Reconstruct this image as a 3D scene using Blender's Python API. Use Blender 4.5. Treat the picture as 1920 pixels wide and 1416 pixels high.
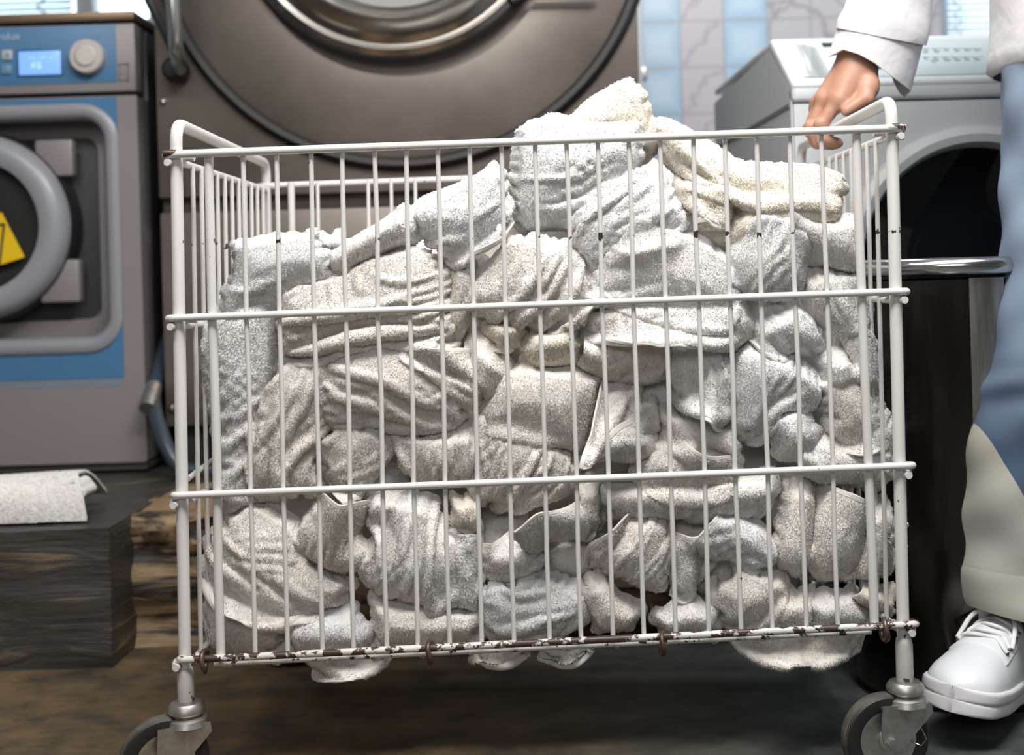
import bpy, bmesh, math, random
import numpy as np
from mathutils import Vector, Matrix

random.seed(7)
for o in list(bpy.data.objects):
    bpy.data.objects.remove(o, do_unlink=True)
SC = bpy.context.scene
COL = SC.collection
PI = math.pi

# ------------------------------------------------------------------ camera
F, CX, CY, ROLL, HC = 2430.0, 1000.0, 515.0, math.radians(1.65), 0.68
cam_data = bpy.data.cameras.new('camera')
cam = bpy.data.objects.new('camera', cam_data)
COL.objects.link(cam)
cam_data.sensor_width = 36.0
cam_data.lens = F / 1920.0 * 36.0
cam_data.shift_x = -(CX - 960.0) / 1920.0
cam_data.shift_y = -(708.0 - CY) / 1920.0
cam_data.clip_start = 0.05
cam_data.dof.use_dof = True
cam_data.dof.focus_distance = 1.73
cam_data.dof.aperture_fstop = 3.6
cam.matrix_world = Matrix.Translation((0, 0, HC)) @ Matrix.Rotation(PI / 2, 4, 'X') @ Matrix.Rotation(-ROLL, 4, 'Z')
SC.camera = cam

# ------------------------------------------------------------------ look, sky, lamps
SC.view_settings.view_transform = 'Standard'
SC.view_settings.look = 'None'
SC.view_settings.gamma = 1.0
SC.view_settings.use_curve_mapping = False
SC.view_settings.exposure = 0.0
SC.cycles.max_bounces = 6
SC.cycles.caustics_reflective = False
SC.cycles.caustics_refractive = False

world = bpy.data.worlds.new('daylight')
SC.world = world
world.use_nodes = True
_bg = world.node_tree.nodes['Background']
_bg.inputs['Color'].default_value = (0.80, 0.92, 1.0, 1)
_bg.inputs['Strength'].default_value = 4.0


def area(name, loc, target, size, power, color=(1, 1, 1), size_y=None):
    d = bpy.data.lights.new(name, 'AREA')
    d.shape = 'RECTANGLE'
    d.size = size
    d.size_y = size_y or size
    d.energy = power
    d.color = color
    o = bpy.data.objects.new(name, d)
    COL.objects.link(o)
    o.location = loc
    o.rotation_euler = (Vector(target) - Vector(loc)).to_track_quat('-Z', 'Y').to_euler()
    return o


# unseen overhead lamps, two of them added, and window daylight behind the camera
area('unseen_overhead_lamp', (0.2, 0.85, 2.35), (0.10, 1.65, 0.1), 1.1, 50, (1.0, 0.972, 0.935), 0.45)
area('unseen_overhead_lamp', (-0.9, 0.5, 2.68), (0.1, 2.2, 0.4), 0.9, 20, (1.0, 0.97, 0.94), 0.3)
area('unseen_overhead_lamp', (0.75, 1.25, 2.68), (0.95, 2.4, 0.7), 1.0, 27, (0.94, 0.97, 1.0), 0.4)  # added out of view to brighten the white machine's front
area('daylight_window', (-0.3, -1.9, 2.0), (0.0, 1.9, 0.75), 1.7, 24, (0.92, 0.96, 1.0), 1.0)
area('unseen_overhead_lamp', (0.34, 3.15, 2.6), (0.47, 3.3, 0.7), 0.45, 24, (0.92, 0.97, 1.0), 0.9)  # added out of view to brighten the tiles and the white machine's side


# ------------------------------------------------------------------ helpers
def P(px, py, Y):
    """the world point that the photograph shows at pixel (px, py), at distance Y from the lens"""
    u, v = (px - CX) / F, (CY - py) / F
    c, s = math.cos(ROLL), math.sin(ROLL)
    return Vector(((u * c + v * s) * Y, Y, HC + (-u * s + v * c) * Y))


def root_loc(o):
    while o.parent:
        o = o.parent
    return o.location.copy()


def thing(name, label, cat, loc=(0, 0, 0), group=None, kind=None):
    o = bpy.data.objects.new(name, None)
    COL.objects.link(o)
    o.location = loc
    o.empty_display_size = 0.05
    return tag(o, label, cat, group, kind)


def tag(o, label=None, cat=None, group=None, kind=None):
    if label:
        o['label'] = label
    if cat:
        o['category'] = cat
    if group:
        o['group'] = group
    if kind:
        o['kind'] = kind
    return o


def mesh_object(name, verts, faces, mat, parent=None, smooth=True, angle=38):
    me = bpy.data.meshes.new(name)
    if parent is not None:
        b = root_loc(parent)
        verts = [(v[0] - b.x, v[1] - b.y, v[2] - b.z) for v in verts]
    me.from_pydata([tuple(v) for v in verts], [], [tuple(f) for f in faces])
    bm = bmesh.new()
    bm.from_mesh(me)
    bmesh.ops.recalc_face_normals(bm, faces=bm.faces)
    bm.to_mesh(me)
    bm.free()
    if smooth:
        me.shade_smooth()
        me.set_sharp_from_angle(angle=math.radians(angle))
    if mat:
        me.materials.append(mat)
    o = bpy.data.objects.new(name, me)
    COL.objects.link(o)
    if parent is not None:
        o.parent = parent
    return o


class MB:
    """collects shapes and links them as one mesh object"""

    def __init__(self):
        self.v, self.f = [], []

    def add(self, verts, faces):
        n = len(self.v)
        self.v += [Vector(p) for p in verts]
        self.f += [tuple(i + n for i in f) for f in faces]
        return self

    def box(self, lo, hi, bevel=0.0, seg=2, M=None):
        bm = bmesh.new()
        bmesh.ops.create_cube(bm, size=1.0)
        lo, hi = Vector(lo), Vector(hi)
        for v in bm.verts:
            v.co = Vector(((lo[i] + hi[i]) / 2 + v.co[i] * (hi[i] - lo[i])) for i in range(3))
        if bevel:
            bmesh.ops.bevel(bm, geom=list(bm.edges), offset=bevel, segments=seg, profile=0.5, affect='EDGES')
        if M is not None:
            bm.transform(M)
        bm.verts.index_update()
        self.add([v.co.copy() for v in bm.verts], [[v.index for v in f.verts] for f in bm.faces])
        bm.free()
        return self

    def tube(self, pts, r, n=10, caps=True, closed=False):
        pts = [Vector(p) for p in pts]
        m = len(pts)
        rr = r if isinstance(r, (list, tuple)) else [r] * m
        rings = []
        nrm = None
        for i in range(m):
            if closed:
                t = pts[(i + 1) % m] - pts[i - 1]
            else:
                t = pts[min(i + 1, m - 1)] - pts[max(i - 1, 0)]
            t.normalize()
            if nrm is None:
                a = Vector((0, 0, 1)) if abs(t.z) < 0.9 else Vector((1, 0, 0))
                nrm = t.cross(a).normalized()
            else:
                nrm = (nrm - t * nrm.dot(t)).normalized()
            b = t.cross(nrm)
            rings.append([pts[i] + (nrm * math.cos(2 * PI * k / n) + b * math.sin(2 * PI * k / n)) * rr[i] for k in range(n)])
        self.loft(rings, caps and not closed, closed)
        return self

    def loft(self, rings, caps=True, closed=False):
        n = len(rings[0])
        verts = [p for r in rings for p in r]
        m = len(rings)
        faces = []
        for i in range(m if closed else m - 1):
            j = (i + 1) % m
            for k in range(n):
                faces.append((i * n + k, i * n + (k + 1) % n, j * n + (k + 1) % n, j * n + k))
        if caps:
            faces.append(tuple(range(n))[::-1])
            faces.append(tuple((m - 1) * n + k for k in range(n)))
        return self.add(verts, faces)

    def lathe(self, prof, origin, axis, n=48, closed=False):
        """prof: (radius, distance along the axis)"""
        axis = Vector(axis).normalized()
        a = Vector((0, 0, 1)) if abs(axis.z) < 0.9 else Vector((1, 0, 0))
        e1 = axis.cross(a).normalized()
        e2 = axis.cross(e1)
        o = Vector(origin)
        rings = [[o + axis * h + (e1 * math.cos(2 * PI * k / n) + e2 * math.sin(2 * PI * k / n)) * max(r, 1e-4) for k in range(n)] for r, h in prof]
        return self.loft(rings, not closed, closed)

    def build(self, name, mat, parent=None, smooth=True, angle=38):
        return mesh_object(name, self.v, self.f, mat, parent, smooth, angle)


def bend(pts, r, n=5):
    """rounds the inner corners of a polyline"""
    pts = [Vector(p) for p in pts]
    out = [pts[0]]
    for i in range(1, len(pts) - 1):
        a, b, c = pts[i - 1], pts[i], pts[i + 1]
        d0, d1 = (a - b), (c - b)
        k = min(r, d0.length * 0.49, d1.length * 0.49)
        p0, p1 = b + d0.normalized() * k, b + d1.normalized() * k
        for j in range(n + 1):
            t = j / n
            out.append(p0 * (1 - t) ** 2 + b * 2 * t * (1 - t) + p1 * t * t)
    out.append(pts[-1])
    return out


def rrect(cx, cz, w, h, r, Y, n=8):
    out = []
    for (sx, sz, a0) in ((1, 1, 0), (-1, 1, 90), (-1, -1, 180), (1, -1, 270)):
        for k in range(n + 1):
            a = math.radians(a0 + 90.0 * k / n)
            out.append(Vector((cx + sx * (w / 2 - r) + r * math.cos(a), Y, cz + sz * (h / 2 - r) + r * math.sin(a))))
    return out


def text_mesh(name, body, size, M, mat, parent, extrude=0.0004):
    cu = bpy.data.curves.new(name, 'FONT')
    cu.body = body
    cu.size = size
    cu.extrude = extrude
    to = bpy.data.objects.new(name, cu)
    COL.objects.link(to)
    dg = bpy.context.evaluated_depsgraph_get()
    me = bpy.data.meshes.new_from_object(to.evaluated_get(dg))
    bpy.data.objects.remove(to, do_unlink=True)
    me.transform(M)
    b = root_loc(parent)
    me.transform(Matrix.Translation((-b.x, -b.y, -b.z)))
    me.materials.clear()
    me.materials.append(mat)
    o = bpy.data.objects.new(name, me)
    COL.objects.link(o)
    o.parent = parent
    return o


# ------------------------------------------------------------------ materials
def new_mat(name):
    m = bpy.data.materials.new(name)
    m.use_nodes = True
    nt = m.node_tree
    return m, nt, nt.nodes['Principled BSDF']


def N(nt, kind, **kw):
    n = nt.nodes.new(kind)
    for k, v in kw.items():
        if k in n.inputs:
            n.inputs[k].default_value = v
        else:
            setattr(n, k, v)
    return n


def rgba(c):
    return (c[0], c[1], c[2], 1.0)


def mat(name, col, rough=0.5, metal=0.0, col2=None, scale=8.0, bump=0.0, bscale=40.0, rough2=None, stretch=None, coat=0.0, emit=None, spec=0.5):
    m, nt, b = new_mat(name)
    b.inputs['Base Color'].default_value = rgba(col)
    b.inputs['Roughness'].default_value = rough
    b.inputs['Metallic'].default_value = metal
    b.inputs['Coat Weight'].default_value = coat
    b.inputs['Specular IOR Level'].default_value = spec
    tc = N(nt, 'ShaderNodeTexCoord')
    mp = N(nt, 'ShaderNodeMapping')
    nt.links.new(tc.outputs['Object'], mp.inputs['Vector'])
    if stretch:
        mp.inputs['Scale'].default_value = stretch
    if col2:
        nz = N(nt, 'ShaderNodeTexNoise', Scale=scale, Detail=6.0, Roughness=0.6)
        nt.links.new(mp.outputs['Vector'], nz.inputs['Vector'])
        rp = N(nt, 'ShaderNodeValToRGB')
        rp.color_ramp.elements[0].position = 0.35
        rp.color_ramp.elements[1].position = 0.68
        rp.color_ramp.elements[0].color = rgba(col)
        rp.color_ramp.elements[1].color = rgba(col2)
        nt.links.new(nz.outputs['Fac'], rp.inputs['Fac'])
        nt.links.new(rp.outputs['Color'], b.inputs['Base Color'])
        if rough2 is not None:
            mr = N(nt, 'ShaderNodeMapRange')
            mr.inputs['To Min'].default_value = rough
            mr.inputs['To Max'].default_value = rough2
            nt.links.new(nz.outputs['Fac'], mr.inputs['Value'])
            nt.links.new(mr.outputs['Result'], b.inputs['Roughness'])
    if bump:
        nb = N(nt, 'ShaderNodeTexNoise', Scale=bscale, Detail=4.0)
        nt.links.new(mp.outputs['Vector'], nb.inputs['Vector'])
        bp = N(nt, 'ShaderNodeBump', Strength=1.0, Distance=bump)
        nt.links.new(nb.outputs['Fac'], bp.inputs['Height'])
        nt.links.new(bp.outputs['Normal'], b.inputs['Normal'])
    if emit:
        b.inputs['Emission Color'].default_value = rgba(emit[0])
        b.inputs['Emission Strength'].default_value = emit[1]
    return m


def paint_mat(name, paint, under, z_bands=(), amount=0.62, scale=60.0, rough=0.38):
    """enamel on steel wire with chips where the noise is high; more of them in the given height bands"""
    m, nt, b = new_mat(name)
    geo = N(nt, 'ShaderNodeNewGeometry')
    nz = N(nt, 'ShaderNodeTexNoise', Scale=scale, Detail=5.0, Roughness=0.65)
    nt.links.new(geo.outputs['Position'], nz.inputs['Vector'])
    val = nz.outputs['Fac']
    sep = N(nt, 'ShaderNodeSeparateXYZ')
    nt.links.new(geo.outputs['Position'], sep.inputs['Vector'])
    for (zc, slope, half, gain) in z_bands:
        # height of the band follows the slope of the rails
        mx = N(nt, 'ShaderNodeMath', operation='MULTIPLY_ADD')
        nt.links.new(sep.outputs['X'], mx.inputs[0])
        mx.inputs[1].default_value = -slope
        mx.inputs[2].default_value = -zc
        ad = N(nt, 'ShaderNodeMath', operation='ADD')
        nt.links.new(sep.outputs['Z'], ad.inputs[0])
        nt.links.new(mx.outputs[0], ad.inputs[1])
        ab = N(nt, 'ShaderNodeMath', operation='ABSOLUTE')
        nt.links.new(ad.outputs[0], ab.inputs[0])
        mr = N(nt, 'ShaderNodeMapRange')
        mr.inputs['From Min'].default_value = 0.0
        mr.inputs['From Max'].default_value = half
        mr.inputs['To Min'].default_value = gain
        mr.inputs['To Max'].default_value = 0.0
        nt.links.new(ab.outputs[0], mr.inputs['Value'])
        sm = N(nt, 'ShaderNodeMath', operation='ADD')
        nt.links.new(val, sm.inputs[0])
        nt.links.new(mr.outputs['Result'], sm.inputs[1])
        val = sm.outputs[0]
    rp = N(nt, 'ShaderNodeValToRGB')
    rp.color_ramp.elements[0].position = amount
    rp.color_ramp.elements[1].position = amount + 0.02
    rp.color_ramp.elements[0].color = (0, 0, 0, 1)
    rp.color_ramp.elements[1].color = (1, 1, 1, 1)
    nt.links.new(val, rp.inputs['Fac'])
    mix = N(nt, 'ShaderNodeMix', data_type='RGBA')
    mix.inputs[6].default_value = rgba(paint)
    mix.inputs[7].default_value = rgba(under)
    nt.links.new(rp.outputs['Color'], mix.inputs['Factor'])
    nt.links.new(mix.outputs[2], b.inputs['Base Color'])
    b.inputs['Roughness'].default_value = rough
    bp = N(nt, 'ShaderNodeBump', Strength=0.6, Distance=0.0006)
    nt.links.new(rp.outputs['Color'], bp.inputs['Height'])
    bp.invert = True
    nt.links.new(bp.outputs['Normal'], b.inputs['Normal'])
    return m


CHROME = mat('chrome', (0.62, 0.62, 0.62), 0.16, 1.0)
WORN_STEEL = mat('worn_zinc', (0.62, 0.61, 0.58), 0.30, 1.0, (0.40, 0.37, 0.33), 60.0, rough2=0.55)
BLACK = mat('black_rubber', (0.012, 0.012, 0.012), 0.55)
DARK = mat('dark_gap', (0.008, 0.008, 0.009), 0.7)
STEEL = mat('brushed_steel', (0.175, 0.15, 0.13), 0.42, 0.75, (0.26, 0.228, 0.20), 3.0, rough2=0.52, bump=0.0003, bscale=9.0)
# ------------------------------------------------------------------ the room
def floor_mat():
    m, nt, b = new_mat('worn_concrete_floor')
    geo = N(nt, 'ShaderNodeNewGeometry')
    n1 = N(nt, 'ShaderNodeTexNoise', Scale=2.2, Detail=8.0, Roughness=0.62)
    n2 = N(nt, 'ShaderNodeTexNoise', Scale=9.0, Detail=8.0, Roughness=0.7)
    n3 = N(nt, 'ShaderNodeTexNoise', Scale=90.0, Detail=4.0)
    mp = N(nt, 'ShaderNodeMapping')
    mp.inputs['Scale'].default_value = (1.0, 1.2, 1.0)
    nt.links.new(geo.outputs['Position'], mp.inputs['Vector'])
    for n in (n1, n2, n3):
        nt.links.new(mp.outputs['Vector'], n.inputs['Vector'])
    r1 = N(nt, 'ShaderNodeValToRGB')
    r1.color_ramp.elements[0].position = 0.36
    r1.color_ramp.elements[0].color = (0.048, 0.044, 0.034, 1)
    r1.color_ramp.elements[1].position = 0.66
    r1.color_ramp.elements[1].color = (0.19, 0.125, 0.062, 1)
    nt.links.new(n2.outputs['Fac'], r1.inputs['Fac'])
    # the right-hand side of the floor is a greener grey
    sep = N(nt, 'ShaderNodeSeparateXYZ')
    nt.links.new(geo.outputs['Position'], sep.inputs['Vector'])
    mr = N(nt, 'ShaderNodeMapRange')
    mr.inputs['From Min'].default_value = -0.25
    mr.inputs['From Max'].default_value = 0.35
    nt.links.new(sep.outputs['X'], mr.inputs['Value'])
    r2 = N(nt, 'ShaderNodeValToRGB')
    r2.color_ramp.elements[0].position = 0.35
    r2.color_ramp.elements[0].color = (0.032, 0.037, 0.035, 1)
    r2.color_ramp.elements[1].position = 0.7
    r2.color_ramp.elements[1].color = (0.105, 0.118, 0.108, 1)
    nt.links.new(n2.outputs['Fac'], r2.inputs['Fac'])
    mix = N(nt, 'ShaderNodeMix', data_type='RGBA')
    nt.links.new(mr.outputs['Result'], mix.inputs['Factor'])
    nt.links.new(r1.outputs['Color'], mix.inputs[6])
    nt.links.new(r2.outputs['Color'], mix.inputs[7])
    nt.links.new(mix.outputs[2], b.inputs['Base Color'])
    rr = N(nt, 'ShaderNodeMapRange')
    rr.inputs['To Min'].default_value = 0.34
    rr.inputs['To Max'].default_value = 0.72
    nt.links.new(n1.outputs['Fac'], rr.inputs['Value'])
    nt.links.new(rr.outputs['Result'], b.inputs['Roughness'])
    bp = N(nt, 'ShaderNodeBump', Strength=0.5, Distance=0.004)
    nt.links.new(n2.outputs['Fac'], bp.inputs['Height'])
    bp2 = N(nt, 'ShaderNodeBump', Strength=0.3, Distance=0.001)
    nt.links.new(n3.outputs['Fac'], bp2.inputs['Height'])
    nt.links.new(bp.outputs['Normal'], bp2.inputs['Normal'])
    nt.links.new(bp2.outputs['Normal'], b.inputs['Normal'])
    return m


def tile_mat():
    """columns of pale blue and pale mauve glazed tiles; the columns by the window carry a grey sprig"""
    m, nt, b = new_mat('glazed_wall_tiles')
    geo = N(nt, 'ShaderNodeNewGeometry')
    sep = N(nt, 'ShaderNodeSeparateXYZ')
    nt.links.new(geo.outputs['Position'], sep.inputs['Vector'])
    TW, TH = 0.1417, 0.150
    x0 = P(1276, 100, WALL_Y).x
    z0 = P(1320, 126, WALL_Y).z

    def math_(op, a, bb=None, c=None):
        n = N(nt, 'ShaderNodeMath', operation=op)
        for i, v in enumerate((a, bb, c)):
            if v is None:
                continue
            if isinstance(v, (int, float)):
                n.inputs[i].default_value = v
            else:
                nt.links.new(v, n.inputs[i])
        return n.outputs[0]

    u = math_('DIVIDE', math_('SUBTRACT', sep.outputs['X'], x0), TW)
    v = math_('DIVIDE', math_('SUBTRACT', sep.outputs['Z'], z0), TH)
    cu, cv = math_('FLOOR', u), math_('FLOOR', v)
    fu, fv = math_('SUBTRACT', u, cu), math_('SUBTRACT', v, cv)
    odd = math_('FLOORED_MODULO', cu, 2.0)          # 0: mauve, 1: blue
    # distance to the nearest tile edge
    eu = math_('MINIMUM', fu, math_('SUBTRACT', 1.0, fu))
    ev = math_('MINIMUM', fv, math_('SUBTRACT', 1.0, fv))
    e = math_('MINIMUM', eu, ev)
    grout = math_('LESS_THAN', e, 0.022)
    nz = N(nt, 'ShaderNodeTexNoise', Scale=11.0, Detail=5.0, Distortion=1.4)
    nt.links.new(geo.outputs['Position'], nz.inputs['Vector'])
    # blue tile: pale centre inside a bluer frame
    rb = N(nt, 'ShaderNodeValToRGB')
    rb.color_ramp.elements[0].position = 0.06
    rb.color_ramp.elements[0].color = (0.40, 0.56, 0.71, 1)
    rb.color_ramp.elements[1].position = 0.3
    rb.color_ramp.elements[1].color = (0.55, 0.70, 0.83, 1)
    nt.links.new(e, rb.inputs['Fac'])
    # mauve tile: a darker vein
    rm = N(nt, 'ShaderNodeValToRGB')
    rm.color_ramp.elements[0].position = 0.42
    rm.color_ramp.elements[0].color = (0.575, 0.53, 0.56, 1)
    rm.color_ramp.elements[1].position = 0.5
    rm.color_ramp.elements[1].color = (0.44, 0.385, 0.425, 1)
    k = rm.color_ramp.elements.new(0.56)
    k.color = (0.575, 0.53, 0.56, 1)
    dg = math_('ADD', math_('MULTIPLY', math_('SUBTRACT', fu, fv), 0.55), 0.52)
    dg = math_('ADD', dg, math_('MULTIPLY', math_('SUBTRACT', nz.outputs['Fac'], 0.5), 0.55))
    nt.links.new(dg, rm.inputs['Fac'])
    mx = N(nt, 'ShaderNodeMix', data_type='RGBA')
    nt.links.new(odd, mx.inputs['Factor'])
    nt.links.new(rm.outputs['Color'], mx.inputs[6])
    nt.links.new(rb.outputs['Color'], mx.inputs[7])
    # sprig tiles to the right
    far = math_('GREATER_THAN', u, 2.0)
    nd = N(nt, 'ShaderNodeTexNoise', Scale=5.0, Detail=3.0)
    nt.links.new(geo.outputs['Position'], nd.inputs['Vector'])
    va = N(nt, 'ShaderNodeVectorMath', operation='MULTIPLY_ADD')
    nt.links.new(nd.outputs['Color'], va.inputs[0])
    va.inputs[1].default_value = (0.35, 0.0, 0.35)
    nt.links.new(geo.outputs['Position'], va.inputs[2])
    wv = N(nt, 'ShaderNodeTexVoronoi', Scale=5.0, feature='DISTANCE_TO_EDGE')
    nt.links.new(va.outputs[0], wv.inputs['Vector'])
    rs = N(nt, 'ShaderNodeValToRGB')
    rs.color_ramp.elements[0].position = 0.015
    rs.color_ramp.elements[0].color = (0.40, 0.365, 0.39, 1)
    rs.color_ramp.elements[1].position = 0.05
    rs.color_ramp.elements[1].color = (0.56, 0.535, 0.56, 1)
    nt.links.new(wv.outputs['Distance'], rs.inputs['Fac'])
    m2 = N(nt, 'ShaderNodeMix', data_type='RGBA')
    nt.links.new(far, m2.inputs['Factor'])
    nt.links.new(mx.outputs[2], m2.inputs[6])
    nt.links.new(rs.outputs['Color'], m2.inputs[7])
    m3 = N(nt, 'ShaderNodeMix', data_type='RGBA')
    nt.links.new(grout, m3.inputs['Factor'])
    nt.links.new(m2.outputs[2], m3.inputs[6])
    m3.inputs[7].default_value = (0.38, 0.40, 0.43, 1)
    nt.links.new(m3.outputs[2], b.inputs['Base Color'])
    b.inputs['Roughness'].default_value = 0.28
    bp = N(nt, 'ShaderNodeBump', Strength=0.5, Distance=0.003)
    nt.links.new(math_('MINIMUM', e, 0.04), bp.inputs['Height'])
    nt.links.new(bp.outputs['Normal'], b.inputs['Normal'])
    return m


WALL_Y = 4.2
RX0, RX1, RY0, RY1, RZ = -3.2, 2.9, -2.2, WALL_Y, 2.8


def structure(name, mb, m):
    return tag(mb.build(name, m, None, smooth=False), kind='structure')


structure('floor', MB().box((RX0, RY0, -0.06), (RX1, RY1 + 0.2, 0.0)), floor_mat())
PLASTER = mat('plaster', (0.52, 0.51, 0.49), 0.8, 0, (0.46, 0.455, 0.44), 3.0)
structure('ceiling', MB().box((RX0, RY0, RZ), (RX1, RY1 + 0.2, RZ + 0.06)), PLASTER)
structure('wall_left', MB().box((RX0 - 0.1, RY0, 0), (RX0, RY1, RZ)), PLASTER)
structure('wall_right', MB().box((RX1, RY0, 0), (RX1 + 0.1, RY1, RZ)), PLASTER)
structure('wall_front', MB().box((RX0, RY0 - 0.1, 0), (RX1, RY0, RZ)), PLASTER)

# back wall with two window openings
W1 = (P(-360, 21, WALL_Y).x, P(291, 17, WALL_Y).x, P(130, 42, WALL_Y).z, 2.35)
W2 = (P(1768, 70, WALL_Y).x, P(2120, 70, WALL_Y).x, P(1840, 82, WALL_Y).z, 2.35)
wb = MB()
xs = [RX0, W1[0], W1[1], W2[0], W2[1], RX1]
wb.box((RX0, WALL_Y, 0), (RX1, WALL_Y + 0.2, min(W1[2], W2[2])))
zlo = min(W1[2], W2[2])
for (xa, xb, za) in ((xs[0], xs[1], zlo), (xs[2], xs[3], zlo), (xs[4], xs[5], zlo)):
    wb.box((xa, WALL_Y, za), (xb, WALL_Y + 0.2, 2.35))
for W in (W1, W2):
    if W[2] > zlo + 1e-4:
        wb.box((W[0], WALL_Y, zlo), (W[1], WALL_Y + 0.2, W[2]))
wb.box((RX0, WALL_Y, 2.35), (RX1, WALL_Y + 0.2, RZ))
structure('wall_back', wb, tile_mat())

WINDOW_WHITE = mat('window_white', (0.72, 0.75, 0.77), 0.4)
m_, nt_, b_ = new_mat('blind_slat')
b_.inputs['Base Color'].default_value = (0.80, 0.86, 0.90, 1)
b_.inputs['Roughness'].default_value = 0.5
tr_ = N(nt_, 'ShaderNodeBsdfTranslucent')
tr_.inputs['Color'].default_value = (0.85, 0.92, 0.97, 1)
mx_ = N(nt_, 'ShaderNodeMixShader')
mx_.inputs[0].default_value = 0.62
nt_.links.new(b_.outputs[0], mx_.inputs[1])
nt_.links.new(tr_.outputs[0], mx_.inputs[2])
nt_.links.new(mx_.outputs[0], nt_.nodes['Material Output'].inputs['Surface'])
SLAT = m_
def clear_glass(name, gloss):
    m, nt, b = new_mat(name)
    tr = N(nt, 'ShaderNodeBsdfTransparent')
    tr.inputs['Color'].default_value = (0.93, 0.95, 0.95, 1)
    gl = N(nt, 'ShaderNodeBsdfGlossy', Roughness=0.03)
    lw = N(nt, 'ShaderNodeLayerWeight', Blend=gloss)
    mx = N(nt, 'ShaderNodeMixShader')
    nt.links.new(lw.outputs['Fresnel'], mx.inputs[0])
    nt.links.new(tr.outputs[0], mx.inputs[1])
    nt.links.new(gl.outputs[0], mx.inputs[2])
    nt.links.new(mx.outputs[0], nt.nodes['Material Output'].inputs['Surface'])
    return m


PANE = clear_glass('window_glass', 0.2)



def window(k, W, mullions, blind, cord_px):
    x0, x1, z0, z1 = W
    y = WALL_Y + 0.08
    t = 0.045
    fr = MB()
    fr.box((x0, y, z0), (x1, y + 0.05, z0 + t * 0.35), 0.003)
    fr.box((x0, y, z1 - t), (x1, y + 0.05, z1), 0.003)
    for xx in (x0, x1 - t):
        fr.box((xx, y, z0), (xx + t, y + 0.05, z1), 0.003)
    for xx in mullions:
        fr.box((xx - 0.028, y - 0.03, z0), (xx + 0.028, y + 0.05, z1), 0.004)
    w = tag(fr.build('window_%d' % k, WINDOW_WHITE), kind='structure')
    g = MB().box((x0, y + 0.03, z0), (x1, y + 0.034, z1)).build('window_pane', PANE, w)
    s = MB().box((x0 - 0.03, WALL_Y - 0.03, z0 - 0.03), (x1 + 0.03, y, z0), 0.004).build('window_sill', WINDOW_WHITE, w)
    bx0, bx1 = blind
    nsl = int((z1 - z0) / 0.021)
    bl = thing('venetian_blind', 'closed white venetian blind in the window above the ' + ('blue-panelled washing machine' if k == 1 else 'white washing machine'), 'blind', ((bx0 + bx1) / 2, WALL_Y + 0.03, z0))
    sl = MB()
    for i in range(nsl):
        zc = z0 + 0.012 + i * 0.021
        M = Matrix.Translation(((bx0 + bx1) / 2, WALL_Y + 0.035, zc)) @ Matrix.Rotation(math.radians(62), 4, 'X')
        sl.box((-(bx1 - bx0) / 2, -0.0115, -0.0005), ((bx1 - bx0) / 2, 0.0115, 0.0005), M=M)
    sl.build('blind_slats', SLAT, bl, smooth=False)
    xc = cord_px
    ch = MB()
    zz = z0 + 0.01
    i = 0
    while zz < z1 - 0.03:
        off = 0.006 if i % 2 else -0.006
        M = Matrix.Translation((xc + off, WALL_Y + 0.012, zz)) @ Matrix.Rotation(0.5 if i % 2 else -0.5, 4, 'Y')
        ch.box((-0.0045, -0.003, -0.013), (0.0045, 0.003, 0.013), 0.002, 1, M)
        zz += 0.021
        i += 1
    ch.build('cord_chain', WINDOW_WHITE, bl)
    MB().box((bx0, WALL_Y + 0.01, z1 - 0.05), (bx1, WALL_Y + 0.06, z1), 0.004).build('head_rail', WINDOW_WHITE, bl)


window(1, W1, [P(147, 10, WALL_Y).x], (W1[0] + 0.02, P(128, 10, WALL_Y).x), P(63, 10, WALL_Y - 0.05).x)
window(2, W2, [], (W2[0] + 0.005, W2[1] - 0.02), P(1808, 40, WALL_Y - 0.05).x)

# white pipe in front of the tiles
pp = P(1198, 60, 3.75)
pipe = thing('wall_pipe', 'white vertical pipe against the tiles beside the big steel washer', 'pipe', (pp.x, pp.y, 0))
MB().tube([(pp.x, pp.y, 0.0), (pp.x, pp.y, 2.8)], 0.012, 14).build('pipe', mat('pipe_white', (0.66, 0.72, 0.75), 0.35), pipe)
cl = P(1211, 138, 3.74)
MB().box((pp.x, pp.y - 0.012, cl.z - 0.02), (cl.x + 0.004, pp.y + 0.01, cl.z + 0.02), 0.003).build('pipe_bracket', WORN_STEEL, pipe)

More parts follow.
